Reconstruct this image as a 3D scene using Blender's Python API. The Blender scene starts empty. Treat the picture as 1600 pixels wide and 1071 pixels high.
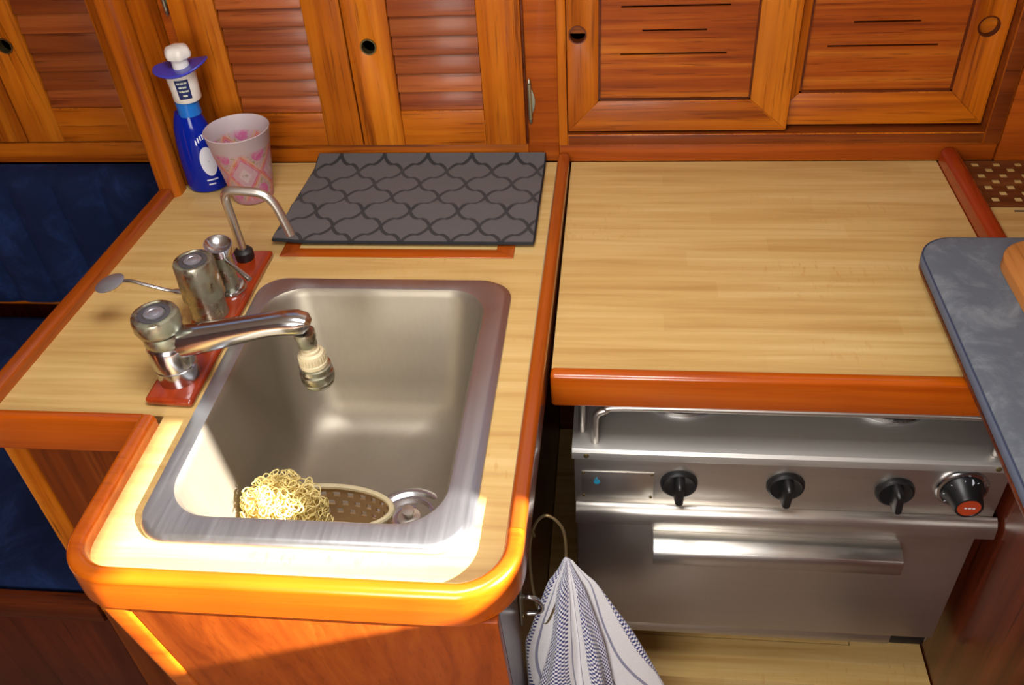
import bpy, bmesh, math, random
from mathutils import Vector, Matrix
from mathutils.geometry import tessellate_polygon

# ------------------------------------------------------------------ camera, world, lights, exposure
Z0 = 0.92                                   # worktop height above the cabin sole; all z below are relative to it
sc = bpy.context.scene
COL = sc.collection

def S(r, g, b):
    f = lambda c: (c / 255 / 12.92) if c / 255 <= 0.04045 else ((c / 255 + 0.055) / 1.055) ** 2.4
    return (f(r), f(g), f(b), 1.0)

cam_d = bpy.data.cameras.new('camera')
cam = bpy.data.objects.new('camera', cam_d)
COL.objects.link(cam)
down = Vector((125.0, 1684.0, 1405.0)).normalized()        # world down / away axes seen in the camera frame
away = Vector((180.0, -1185.0, 1405.0)); away = (away - down * away.dot(down)).normalized()
right = down.cross(away)
if right.x < 0: right = -right
R = Matrix((right, away, -down))
cx, cy, cz = R @ Vector((1, 0, 0)), R @ Vector((0, -1, 0)), R @ Vector((0, 0, -1))
cam.matrix_world = Matrix(((cx.x, cy.x, cz.x, 0.0), (cx.y, cy.y, cz.y, 0.0), (cx.z, cy.z, cz.z, 0.78 + Z0), (0, 0, 0, 1)))
cam_d.sensor_width = 36.0
cam_d.lens = 1405.0 / 1600.0 * 36.0
cam_d.clip_start = 0.02
sc.camera = cam

world = bpy.data.worlds.new('sky'); sc.world = world; world.use_nodes = True
wn = world.node_tree
bg = wn.nodes['Background']
sky = wn.nodes.new('ShaderNodeTexSky')
sky.sky_type = 'NISHITA'; sky.sun_disc = False
sky.sun_elevation = math.radians(26); sky.sun_rotation = math.radians(105)
wn.links.new(sky.outputs[0], bg.inputs[0]); bg.inputs[1].default_value = 0.25

def light(name, kind, loc, aim, energy, color=(1, 1, 1), **kw):
    d = bpy.data.lights.new(name, kind); d.energy = energy; d.color = color
    for k, v in kw.items(): setattr(d, k, v)
    o = bpy.data.objects.new(name, d); COL.objects.link(o)
    o.location = (loc[0], loc[1], loc[2] + Z0)
    o.rotation_euler = Vector(aim).to_track_quat('-Z', 'Y').to_euler()
    return o
light('sun', 'SUN', (3, -0.2, 2), (-1, 0.26, -0.54), 46.0, (1.0, 0.95, 0.87), angle=math.radians(0.6))
light('hatch_daylight', 'AREA', (-0.16, 0.66, 1.03), (0, 0, -1), 11.0, (1.0, 0.97, 0.93), shape='RECTANGLE', size=0.44, size_y=0.42)
light('companionway_daylight', 'AREA', (-0.3, -0.98, 0.6), (0.1, 1, -0.12), 28.0, (1.0, 0.95, 0.88), shape='RECTANGLE', size=0.7, size_y=0.9)

sc.view_settings.view_transform = 'Standard'
sc.view_settings.look = 'None'
sc.view_settings.gamma = 1.0
sc.view_settings.use_curve_mapping = False
sc.view_settings.exposure = 0.0

# ------------------------------------------------------------------ geometry helpers: geo = (verts, faces) or (verts, faces, uvs)
def box(x0, x1, y0, y1, z0, z1):
    v = [(x, y, z) for x in (x0, x1) for y in (y0, y1) for z in (z0, z1)]
    f = [(0, 1, 3, 2), (4, 6, 7, 5), (0, 4, 5, 1), (2, 3, 7, 6), (0, 2, 6, 4), (1, 5, 7, 3)]
    return v, f

def prism(outer, a0, a1, axis='z', holes=()):
    """extrude a 2D outline with holes along an axis; z: (x,y), y: (x,z), x: (y,z)"""
    loops = [list(outer)] + [list(h) for h in holes]
    flat = [p for l in loops for p in l]
    tris = tessellate_polygon([[Vector((p[0], p[1], 0)) for p in l] for l in loops])
    def P(p, a):
        return (p[0], p[1], a) if axis == 'z' else ((p[0], a, p[1]) if axis == 'y' else (a, p[0], p[1]))
    n = len(flat)
    v = [P(p, a0) for p in flat] + [P(p, a1) for p in flat]
    f = [tuple(t) for t in tris] + [tuple(i + n for i in reversed(t)) for t in tris]
    s = 0
    for l in loops:
        m = len(l)
        for i in range(m):
            a, b = s + i, s + (i + 1) % m
            f.append((a, b, b + n, a + n))
        s += m
    return v, f

def plate(x0, x1, z0, z1, y0, y1, holes=(), axis='y'):
    """rectangular slab with rectangular openings; for axis y: coordinates (x,z), x: (y,z), z: (x,y)"""
    hs = [[(a, c), (b, c), (b, d), (a, d)] for a, b, c, d in holes]
    return prism([(x0, z0), (x1, z0), (x1, z1), (x0, z1)], y0, y1, axis, hs)

def circle(cx_, cy_, r, n=24, ry=None):
    ry = ry or r
    return [(cx_ + r * math.cos(2 * math.pi * i / n), cy_ + ry * math.sin(2 * math.pi * i / n)) for i in range(n)]

def rrect(x0, x1, y0, y1, r, n=6):
    pts = []
    for (ox, oy, a) in ((x1 - r, y1 - r, 0), (x0 + r, y1 - r, 90), (x0 + r, y0 + r, 180), (x1 - r, y0 + r, 270)):
        for i in range(n + 1):
            t = math.radians(a + 90 * i / n)
            pts.append((ox + r * math.cos(t), oy + r * math.sin(t)))
    return pts

def loft(rings, cap0=False, cap1=False, closed=True):
    n = len(rings[0]); v = [tuple(p) for r in rings for p in r]; f = []
    m = n if closed else n - 1
    for k in range(len(rings) - 1):
        for i in range(m):
            a, b = k * n + i, k * n + (i + 1) % n
            f.append((a, b, b + n, a + n))
    if cap0: f.append(tuple(range(n)))
    if cap1: f.append(tuple(range((len(rings) - 1) * n, len(rings) * n)))
    return v, f

def lathe(prof, c=(0, 0, 0), n=32, cap0=True, cap1=True, sx=1.0, sy=1.0):
    rings = [[(c[0] + r * sx * math.cos(2 * math.pi * i / n), c[1] + r * sy * math.sin(2 * math.pi * i / n), c[2] + z) for i in range(n)] for r, z in prof]
    return loft(rings, cap0, cap1)

def smooth_path(pts, per=6, closed=False):
    P = [Vector(p) for p in pts]; out = []; n = len(P)
    segs = n if closed else n - 1
    for i in range(segs):
        p0 = P[(i - 1) % n] if closed or i > 0 else P[0]
        p1, p2 = P[i], P[(i + 1) % n]
        p3 = P[(i + 2) % n] if closed or i + 2 < n else P[-1]
        for k in range(per):
            t = k / per
            out.append(0.5 * ((2 * p1) + (p2 - p0) * t + (2 * p0 - 5 * p1 + 4 * p2 - p3) * t * t + (3 * p1 - p0 - 3 * p2 + p3) * t ** 3))
    if not closed: out.append(P[-1])
    return out

def tube(pts, r, n=10, closed=False, caps=True, flat=1.0):
    P = [Vector(p) for p in pts]; m = len(P); rings = []
    rad = r if isinstance(r, (list, tuple)) else [r] * m
    T = []
    for i in range(m):
        a = P[(i - 1) % m] if closed or i > 0 else P[0]
        b = P[(i + 1) % m] if closed or i < m - 1 else P[-1]
        d = (b - a); T.append(d.normalized() if d.length > 1e-9 else Vector((0, 0, 1)))
    nrm = T[0].orthogonal().normalized()
    for i in range(m):
        nrm = (nrm - T[i] * nrm.dot(T[i]))
        nrm = nrm.normalized() if nrm.length > 1e-9 else T[i].orthogonal().normalized()
        bn = T[i].cross(nrm)
        rings.append([tuple(P[i] + (nrm * math.cos(2 * math.pi * k / n) + bn * flat * math.sin(2 * math.pi * k / n)) * rad[i]) for k in range(n)])
    if closed: rings.append(rings[0])
    return loft(rings, caps and not closed, caps and not closed)

def sweep(path, prof, closed=False):
    """sweep a profile (side, z) along a flat path of (x, y); side is to the left of travel"""
    m = len(path); rings = []
    for i in range(m):
        a = path[(i - 1) % m] if closed or i > 0 else path[0]
        b = path[(i + 1) % m] if closed or i < m - 1 else path[-1]
        p = path[i]
        d1 = Vector((p[0] - a[0], p[1] - a[1])); d2 = Vector((b[0] - p[0], b[1] - p[1]))
        if d1.length < 1e-9: d1 = d2
        if d2.length < 1e-9: d2 = d1
        d1.normalize(); d2.normalize(); t = (d1 + d2).normalized()
        k = 1 / max(0.4, t.dot(d2)); nx, ny = -t.y * k, t.x * k
        rings.append([(p[0] + nx * s, p[1] + ny * s, z) for s, z in prof])
    return loft(rings, not closed, not closed)

def arc(cx_, cy_, r, a0, a1, n=8):
    return [(cx_ + r * math.cos(math.radians(a0 + (a1 - a0) * i / n)), cy_ + r * math.sin(math.radians(a0 + (a1 - a0) * i / n))) for i in range(n + 1)]

def xf(g, M):
    return ([tuple(M @ Vector(p)) for p in g[0]],) + tuple(g[1:])

def place(loc=(0, 0, 0), rot=(0, 0, 0)):
    from mathutils import Euler
    return Matrix.Translation(Vector(loc)) @ Euler([math.radians(a) for a in rot]).to_matrix().to_4x4()

LOC = {}
def mk(name, geos, mat=None, parent=None, bevel=0.0, seg=2, smooth=True, angle=35, at=None):
    """ONE mesh object; geos is a geo or a list of geo / (geo, material). Coordinates are relative to the worktop level."""
    if isinstance(geos, tuple): geos = [geos]
    items = []
    for g in geos:
        if len(g) == 2 and isinstance(g[1], bpy.types.Material): items.append(g)
        else: items.append((g, mat))
    mats = []
    org = Vector(LOC[parent]) if parent is not None else Vector(at if at else (0, 0, 0))
    bm = bmesh.new(); uvl = None
    for g, m in items:
        if m not in mats: mats.append(m)
        mi = mats.index(m)
        sub = bmesh.new()
        vs = [sub.verts.new(Vector(p) - org) for p in g[0]]
        for f in g[1]:
            try: fc = sub.faces.new([vs[i] for i in f]); fc.material_index = mi
            except ValueError: pass
        if len(g) > 2:
            ul = sub.loops.layers.uv.new('UVMap')
            idx = {v: i for i, v in enumerate(vs)}
            for fc in sub.faces:
                for l in fc.loops: l[ul].uv = g[2][idx[l.vert]]
        else:
            bmesh.ops.remove_doubles(sub, verts=sub.verts, dist=1e-7)
        bmesh.ops.recalc_face_normals(sub, faces=sub.faces)
        if bevel > 0:
            es = [e for e in sub.edges if len(e.link_faces) == 2 and e.calc_face_angle(0) > math.radians(angle)]
            if es: bmesh.ops.bevel(sub, geom=es, offset=bevel, segments=seg, profile=0.5, affect='EDGES', clamp_overlap=True)
        tmp = bpy.data.meshes.new('tmp'); sub.to_mesh(tmp); sub.free()
        bm.from_mesh(tmp); bpy.data.meshes.remove(tmp)
    me = bpy.data.meshes.new(name); bm.to_mesh(me); bm.free()
    for m in mats: me.materials.append(m)
    if smooth:
        for p in me.polygons: p.use_smooth = True
        me.set_sharp_from_angle(angle=math.radians(40))
    o = bpy.data.objects.new(name, me); COL.objects.link(o)
    LOC[o] = tuple(org)
    if parent is not None: o.parent = parent
    else: o.location = (org.x, org.y, org.z + Z0)
    return o

def tag(o, label, cat, group=None, kind=None):
    o['label'] = label; o['category'] = cat
    if group: o['group'] = group
    if kind: o['kind'] = kind
    return o

def thing(name, label, cat, loc, group=None):
    o = bpy.data.objects.new(name, None); COL.objects.link(o)
    o.empty_display_size = 0.05
    o.location = (loc[0], loc[1], loc[2] + Z0); LOC[o] = tuple(loc)
    return tag(o, label, cat, group)

def struct(name, geos, mat, label, cat, **kw):
    o = mk(name, geos, mat, **kw); return tag(o, label, cat, kind='structure')

def copy_at(o, dx, dy, dz):
    c = o.copy(); COL.objects.link(c); c.parent = o.parent
    c.location = Vector(o.location) + Vector((dx, dy, dz)); LOC[c] = LOC[o]
    return c

# ------------------------------------------------------------------ node helpers and materials
class X:
    """a tiny expression wrapper around Math nodes"""
    def __init__(s, nt, sock): s.nt, s.s = nt, sock
    def op(s, o, *a, clamp=False):
        n = s.nt.nodes.new('ShaderNodeMath'); n.operation = o; n.use_clamp = clamp
        for i, q in enumerate((s,) + a):
            if isinstance(q, X): s.nt.links.new(q.s, n.inputs[i])
            else: n.inputs[i].default_value = q
        return X(s.nt, n.outputs[0])
    def __add__(s, o): return s.op('ADD', o)
    def __sub__(s, o): return s.op('SUBTRACT', o)
    def __mul__(s, o): return s.op('MULTIPLY', o)
    def abs(s): return s.op('ABSOLUTE')
    def sin(s): return s.op('SINE')
    def cos(s): return s.op('COSINE')
    def lt(s, v): return s.op('LESS_THAN', v)
    def gt(s, v): return s.op('GREATER_THAN', v)
    def floor(s): return s.op('FLOOR')
    def fract(s): return s.op('FRACT')
    def min(s, o): return s.op('MINIMUM', o)
    def max(s, o): return s.op('MAXIMUM', o)
    def sqrt(s): return s.op('SQRT')
    def sstep(s, lo, hi):
        n = s.nt.nodes.new('ShaderNodeMapRange'); n.interpolation_type = 'SMOOTHSTEP'
        s.nt.links.new(s.s, n.inputs[0]); n.inputs[1].default_value = lo; n.inputs[2].default_value = hi
        n.inputs[3].default_value = 0; n.inputs[4].default_value = 1
        return X(s.nt, n.outputs[0])

def new_mat(name):
    m = bpy.data.materials.new(name); m.use_nodes = True
    nt = m.node_tree; b = nt.nodes['Principled BSDF']
    return m, nt, b

def coords(nt, scale=(1, 1, 1), rnd=0.0, out='Object'):
    tc = nt.nodes.new('ShaderNodeTexCoord'); src = tc.outputs[out]
    if rnd:
        oi = nt.nodes.new('ShaderNodeObjectInfo'); v = nt.nodes.new('ShaderNodeVectorMath'); v.operation = 'ADD'
        mm = nt.nodes.new('ShaderNodeMath'); mm.operation = 'MULTIPLY'; mm.inputs[1].default_value = rnd
        nt.links.new(oi.outputs['Random'], mm.inputs[0])
        nt.links.new(src, v.inputs[0]); nt.links.new(mm.outputs[0], v.inputs[1]); src = v.outputs[0]
    mp = nt.nodes.new('ShaderNodeMapping'); mp.inputs['Scale'].default_value = scale
    nt.links.new(src, mp.inputs[0])
    return mp.outputs[0]

def xyz(nt, out='Object'):
    tc = nt.nodes.new('ShaderNodeTexCoord'); sp = nt.nodes.new('ShaderNodeSeparateXYZ')
    nt.links.new(tc.outputs[out], sp.inputs[0])
    return X(nt, sp.outputs[0]), X(nt, sp.outputs[1]), X(nt, sp.outputs[2])

def noise(nt, vec, scale, detail=4, rough=0.55, dist=0.0):
    n = nt.nodes.new('ShaderNodeTexNoise'); nt.links.new(vec, n.inputs['Vector'])
    n.inputs['Scale'].default_value = scale; n.inputs['Detail'].default_value = detail
    n.inputs['Roughness'].default_value = rough; n.inputs['Distortion'].default_value = dist
    return n.outputs['Fac']

def ramp(nt, fac, stops):
    r = nt.nodes.new('ShaderNodeValToRGB'); nt.links.new(fac, r.inputs[0])
    e = r.color_ramp.elements
    while len(e) < len(stops): e.new(0.5)
    for k, (p, c) in enumerate(stops): e[k].position = p; e[k].color = c
    return r.outputs[0]

def mix(nt, fac, a, b, blend='MIX'):
    n = nt.nodes.new('ShaderNodeMix'); n.data_type = 'RGBA'; n.blend_type = blend
    for i, q in ((0, fac), (6, a), (7, b)):
        if isinstance(q, X): q = q.s
        if isinstance(q, (int, float)): n.inputs[i].default_value = q
        elif isinstance(q, tuple): n.inputs[i].default_value = q
        else: nt.links.new(q, n.inputs[i])
    return n.outputs[2]

def bump(nt, b, h, strength, dist=0.001):
    n = nt.nodes.new('ShaderNodeBump'); n.inputs['Strength'].default_value = strength; n.inputs['Distance'].default_value = dist
    nt.links.new(h.s if isinstance(h, X) else h, n.inputs['Height']); nt.links.new(n.outputs[0], b.inputs['Normal'])

def wood(name, dark, mid, lite, axis=0, rough=0.32, coat=0.35, scale=1.0, vary=0.2, fleck=0.75):
    m, nt, b = new_mat(name)
    al, ac = 0.03, 1.0
    sc1 = [ac * scale] * 3; sc1[axis] = al * scale
    v = coords(nt, sc1, 7.0)
    n1 = noise(nt, v, 26, 5, 0.6, 0.8)
    n2 = noise(nt, v, 170, 3, 0.7, 0.3)
    col = ramp(nt, n1, [(0.28, dark), (0.5, mid), (0.72, lite)])
    col = mix(nt, X(nt, n2).sstep(0.52, 0.72) * fleck, col, tuple(c * 0.5 for c in dark[:3]) + (1,), 'MIX')
    v3 = coords(nt, (1, 1, 1), 3.0)
    blot = X(nt, noise(nt, v3, 5, 3)).sstep(0.3, 0.75)
    col = mix(nt, blot * 0.35, col, dark)
    oi = nt.nodes.new('ShaderNodeObjectInfo')
    hs = nt.nodes.new('ShaderNodeHueSaturation')
    val = X(nt, oi.outputs['Random']) * vary + (1.0 - vary / 2)
    nt.links.new(val.s, hs.inputs['Value']); nt.links.new(col, hs.inputs['Color'])
    nt.links.new(hs.outputs[0], b.inputs['Base Color'])
    b.inputs['Roughness'].default_value = rough
    b.inputs['Coat Weight'].default_value = coat; b.inputs['Coat Roughness'].default_value = 0.18
    b.inputs['Specular IOR Level'].default_value = 0.5 if coat > 0.2 else 0.22
    bump(nt, b, n2, 0.12, 0.0006)
    return m

TD, TM, TL = S(114, 46, 5), S(174, 90, 10), S(202, 118, 24)
teak_x = wood('teak_grain_x', TD, TM, TL, 0, 0.4, 0.12)
teak_y = wood('teak_grain_y', TD, TM, TL, 1, 0.4, 0.12)
teak_z = wood('teak_grain_z', TD, TM, TL, 2, 0.4, 0.12)
slat_wood = wood('slat_wood', S(100, 40, 14), S(142, 70, 28), S(166, 92, 42), 0, 0.42, 0.1, 1.0, 0.45)
panel_x = wood('striped_panel', S(104, 38, 6), S(156, 72, 12), S(194, 112, 30), 0, 0.42, 0.1, 1.5)
redwood_x = wood('red_veneer', S(126, 52, 8), S(156, 72, 12), S(176, 88, 20), 0, 0.42, 0.08, 1.6, 0.12, 0.4)
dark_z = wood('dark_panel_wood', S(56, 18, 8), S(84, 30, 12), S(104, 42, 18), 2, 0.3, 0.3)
mould = wood('moulding_wood', S(80, 32, 8), S(112, 50, 14), S(132, 66, 22), 0, 0.4, 0.1)
recess_z = wood('recess_panel_wood', S(84, 34, 10), S(118, 52, 14), S(138, 68, 22), 2, 0.36, 0.2, 1.2, 0.1, 0.4)
dark_x = wood('dark_rail_wood', S(60, 22, 8), S(92, 38, 14), S(116, 52, 20), 0, 0.35, 0.2)
fid_x = wood('fiddle_grain_x', S(150, 58, 4), S(180, 82, 8), S(196, 100, 16), 0, 0.24, 0.5, 0.8, 0.08, 0.3)
fid_y = wood('fiddle_grain_y', S(126, 50, 8), S(156, 72, 14), S(174, 90, 22), 1, 0.24, 0.5, 0.8, 0.08, 0.3)
red_y = wood('red_varnish', S(120, 36, 10), S(150, 50, 16), S(170, 66, 24), 1, 0.2, 0.6, 0.8, 0.08, 0.3)
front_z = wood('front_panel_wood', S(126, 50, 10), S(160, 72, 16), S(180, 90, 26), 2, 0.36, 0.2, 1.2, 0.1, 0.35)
board_wood = wood('cutting_board_wood', S(150, 92, 42), S(184, 120, 60), S(202, 142, 78), 1, 0.5, 0.0, 0.7)

def maple(name, axis=0):
    m, nt, b = new_mat(name)
    x, y, z = xyz(nt)
    a, c = (x, y) if axis == 0 else (y, x)
    strip = (c * 26.0).floor()
    off = (strip * 12.9898).sin() * 43758.5
    seg_ = (a * 3.2 + off.fract() * 5.0).floor()
    h = ((strip * 78.233 + seg_ * 37.719).sin() * 43758.5).fract()
    s1 = [1.0, 1.0, 1.0]; s1[axis] = 0.045
    n1 = X(nt, noise(nt, coords(nt, s1), 60, 5, 0.6, 0.4))
    s2 = [1.0, 1.0, 1.0]; s2[axis] = 1.6
    n2 = X(nt, noise(nt, coords(nt, (150 if axis == 0 else 40, 40 if axis == 0 else 150, 40)), 1.0, 2, 0.6))
    n3 = X(nt, noise(nt, coords(nt, (3, 9, 3)), 1.0, 3, 0.5))
    tone = n1 * 1.0 + h * 0.12 + n3 * 0.25 - 0.2
    col = ramp(nt, tone.s, [(0.2, S(180, 140, 80)), (0.5, S(201, 167, 104)), (0.8, S(215, 187, 130))])
    fl = (n2.sstep(0.56, 0.7) * n3.sstep(0.5, 0.66)) * 0.4
    col = mix(nt, fl, col, S(186, 132, 70))
    nt.links.new(col, b.inputs['Base Color'])
    b.inputs['Roughness'].default_value = 0.42
    bump(nt, b, n2, 0.04, 0.0004)
    return m
maple_x = maple('maple_laminate')

def simple(name, col, rough=0.5, metal=0.0, bump_s=0.0, bump_scale=80, coat=0.0, spec=0.5):
    m, nt, b = new_mat(name)
    v = coords(nt, (1, 1, 1), 2.0)
    n = noise(nt, v, bump_scale, 3)
    c2 = tuple(c * 0.82 for c in col[:3]) + (1,)
    nt.links.new(mix(nt, n, c2, col), b.inputs['Base Color'])
    b.inputs['Roughness'].default_value = rough; b.inputs['Metallic'].default_value = metal
    b.inputs['Coat Weight'].default_value = coat; b.inputs['Specular IOR Level'].default_value = spec
    if bump_s: bump(nt, b, n, bump_s)
    return m

def brushed(name, col, rough, axis=0, streak=0.12):
    m, nt, b = new_mat(name)
    s = [180.0] * 3; s[axis] = 3.0
    n = X(nt, noise(nt, coords(nt, s), 1.0, 3, 0.6))
    nt.links.new(mix(nt, n, tuple(c * 0.88 for c in col[:3]) + (1,), col), b.inputs['Base Color'])
    b.inputs['Metallic'].default_value = 1.0
    bl = X(nt, noise(nt, coords(nt, (1, 1, 1)), 7, 3))
    r = n * streak + bl * 0.12 + (rough - streak / 2 - 0.06)
    nt.links.new(r.s, b.inputs['Roughness'])
    bump(nt, b, n, 0.05, 0.0004)
    return m
steel = brushed('brushed_steel', S(212, 206, 198), 0.34)
steel.node_tree.nodes['Principled BSDF'].inputs['Metallic'].default_value = 0.95
hob_steel = brushed('hob_steel', S(218, 216, 212), 0.5)
hob_steel.node_tree.nodes['Principled BSDF'].inputs['Metallic'].default_value = 0.84
sink_rim_m = brushed('sink_rim_steel', S(192, 194, 198), 0.38, 1)
sink_bowl_m = brushed('sink_bowl_steel', S(162, 153, 138), 0.46, 2, 0.06)
sink_bowl_m.node_tree.nodes['Principled BSDF'].inputs['Metallic'].default_value = 0.82
handle_steel = brushed('handle_steel', S(222, 220, 214), 0.32)

def chrome_worn(name, lo, hi, rough, amount, scale=60):
    m, nt, b = new_mat(name)
    n = X(nt, noise(nt, coords(nt, (1, 1, 1), 3.0), scale, 5, 0.65)).sstep(0.6 - amount * 0.3, 0.75 - amount * 0.2)
    nt.links.new(mix(nt, n, hi, lo), b.inputs['Base Color'])
    mt = (n * -0.3) + 1.0
    nt.links.new(mt.s, b.inputs['Metallic'])
    r = n * 0.22 + rough
    nt.links.new(r.s, b.inputs['Roughness'])
    return m
chrome = chrome_worn('chrome', S(176, 174, 166), S(198, 200, 204), 0.2, 0.05, 25)
old_chrome = chrome_worn('corroded_chrome', S(146, 148, 126), S(178, 172, 154), 0.27, 0.6, 38)
cap_grey = simple('grey_cap', S(178, 180, 190), 0.38, 0.75)
cap_dark = simple('dark_cap_ring', S(104, 104, 110), 0.4, 0.6)
black_plastic = simple('black_plastic', S(20, 20, 22), 0.38)
black_rubber = simple('black_rubber', S(24, 24, 26), 0.5)
white_plastic = simple('white_plastic', S(226, 222, 214), 0.35)
cream_plastic = simple('cream_plastic', S(214, 200, 162), 0.45)
beige_plastic = simple('beige_plastic', S(196, 166, 124), 0.45)
blue_plastic = simple('blue_plastic', S(58, 62, 178), 0.28)
navy_print = simple('navy_print', S(24, 38, 92), 0.4)
pale_print = simple('pale_print', S(190, 200, 180), 0.5)
white_print = simple('white_print', S(216, 222, 236), 0.45)
red_cap = simple('red_cap', S(172, 62, 30), 0.4)
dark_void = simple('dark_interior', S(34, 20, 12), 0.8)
cyan_ink = simple('cyan_ink', S(40, 150, 190), 0.5)
brass_old = simple('tarnished_brass', S(128, 112, 74), 0.35, 0.8)
wire_m = simple('wire', S(150, 132, 96), 0.35, 0.8)
hinge_m = simple('hinge_metal', S(170, 170, 150), 0.3, 0.9)
headliner = simple('headliner', S(222, 214, 200), 0.8)
cabin_wall = wood('cabin_wall_wood', S(96, 40, 14), S(134, 64, 24), S(156, 82, 34), 2, 0.45, 0.1)
sole_m = wood('cabin_sole_wood', S(104, 88, 74), S(128, 110, 94), S(146, 128, 112), 0, 0.4, 0.2)
trivet_wood = wood('trivet_wood', S(84, 42, 18), S(108, 58, 26), S(128, 74, 36), 0, 0.5, 0.0)
grout = simple('sealant', S(150, 142, 120), 0.6)

def velvet(name, col, hi, sc_=9):
    m, nt, b = new_mat(name)
    n = X(nt, noise(nt, coords(nt, (1, 1, 1)), sc_, 5, 0.7, 0.6))
    f = X(nt, noise(nt, coords(nt, (300, 300, 300)), 1.0, 2))
    nt.links.new(mix(nt, n.sstep(0.45, 0.8), col, hi), b.inputs['Base Color'])
    b.inputs['Roughness'].default_value = 0.9
    b.inputs['Sheen Weight'].default_value = 0.6; b.inputs['Sheen Tint'].default_value = hi; b.inputs['Sheen Roughness'].default_value = 0.4
    b.inputs['Specular IOR Level'].default_value = 0.2
    bump(nt, b, f, 0.25, 0.0008)
    return m
blue_velvet = velvet('navy_velvet', S(13, 28, 62), S(32, 54, 102))
grey_plush = velvet('blue_grey_plush', S(92, 98, 108), S(132, 138, 144), 14)
seam_thread = simple('seam_thread', S(52, 60, 88), 0.8)
grey_edge = simple('grey_edge_binding', S(92, 102, 122), 0.8)

def mat_print():
    m, nt, b = new_mat('trellis_print')
    x, y, z = xyz(nt)
    u = x * (1 / 0.0795); v = y * (1 / 0.0905) + 0.4
    # fold into the nearest tile of a staggered lattice
    fu = (u.fract() - 0.5).abs(); fv = (v.fract() - 0.5).abs()
    s = fu - fv
    st = s.op('MULTIPLY', 26.0).op('TANH')
    g = (s * (2 * math.pi)).sin() * 0.042 + st * (s * math.pi).cos() * 0.048
    d = (fu + fv - 0.5 - g).abs()
    f = X(nt, noise(nt, coords(nt, (500, 500, 500)), 1.0, 2))
    line = (d * -1.0 + 0.062).sstep(0.0, 0.016)
    base = mix(nt, f, S(72, 68, 69), S(88, 84, 85))
    nt.links.new(mix(nt, line, base, S(26, 25, 30)), b.inputs['Base Color'])
    b.inputs['Roughness'].default_value = 0.9; b.inputs['Sheen Weight'].default_value = 0.2
    bump(nt, b, f, 0.3, 0.0006)
    return m
trellis = mat_print()
mat_binding = simple('mat_binding', S(26, 26, 32), 0.85)

def cup_print():
    m, nt, b = new_mat('cup_print')
    x, y, z = xyz(nt)
    ang = y.op('ARCTAN2', x)
    u = ang * (5 / (2 * math.pi)); v = z * (1 / 0.074) + 0.18
    def cell(uu, vv):
        cu = uu.fract() - 0.5; cv = vv.fract() - 0.5
        r = (cu * cu + cv * cv).sqrt(); dm = cu.abs() + cv.abs()
        return cu, cv, r, dm
    cu, cv, r1, d1 = cell(u, v)
    _, _, r2, d2 = cell(u + 0.5, v + 0.5)
    nn = X(nt, noise(nt, coords(nt, (1, 1, 1)), 220, 2))
    col = mix(nt, nn, S(214, 176, 190), S(226, 196, 206))
    col = mix(nt, nn.sstep(0.48, 0.6) * r1.lt(0.36) * r1.gt(0.2), col, S(168, 170, 96))
    col = mix(nt, r1.lt(0.2), col, S(222, 98, 172))
    col = mix(nt, (d1 - 0.5).abs().lt(0.035), col, S(236, 130, 84))
    col = mix(nt, (d1 - 0.42).abs().lt(0.022), col, S(238, 190, 120))
    col = mix(nt, (d1 - 0.57).abs().lt(0.025), col, S(226, 96, 150))
    col = mix(nt, d2.lt(0.2), col, S(232, 224, 224))
    col = mix(nt, d2.lt(0.1) * nn.gt(0.48), col, S(170, 164, 150))
    mott = X(nt, noise(nt, coords(nt, (1, 1, 1)), 130, 3)).sstep(0.4, 0.65)
    col = mix(nt, mott * 0.4 + 0.15, col, S(224, 200, 210))
    top = z.sstep(0.096, 0.104)
    col = mix(nt, top, col, S(216, 204, 208))
    low = (z * -1.0 + 0.014).sstep(0, 0.006)
    col = mix(nt, low, col, S(216, 168, 184))
    nt.links.new(col, b.inputs['Base Color']); b.inputs['Roughness'].default_value = 0.45
    tr = nt.nodes.new('ShaderNodeBsdfTranslucent'); nt.links.new(col, tr.inputs[0])
    tp = nt.nodes.new('ShaderNodeBsdfTransparent')
    m1 = nt.nodes.new('ShaderNodeMixShader'); m1.inputs[0].default_value = 0.4
    nt.links.new(b.outputs[0], m1.inputs[1]); nt.links.new(tr.outputs[0], m1.inputs[2])
    m2 = nt.nodes.new('ShaderNodeMixShader'); m2.inputs[0].default_value = 0.12
    nt.links.new(m1.outputs[0], m2.inputs[1]); nt.links.new(tp.outputs[0], m2.inputs[2])
    nt.links.new(m2.outputs[0], nt.nodes['Material Output'].inputs[0])
    return m
cup_mat = cup_print()

def bottle_mat():
    m, nt, b = new_mat('blue_bottle_plastic')
    b.inputs['Base Color'].default_value = S(10, 40, 168)
    b.inputs['Roughness'].default_value = 0.12
    b.inputs['Transmission Weight'].default_value = 0.35
    b.inputs['IOR'].default_value = 1.35
    return m
bottle_blue = bottle_mat()
neck_blue = simple('neck_blue', S(24, 110, 200), 0.2)

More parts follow.
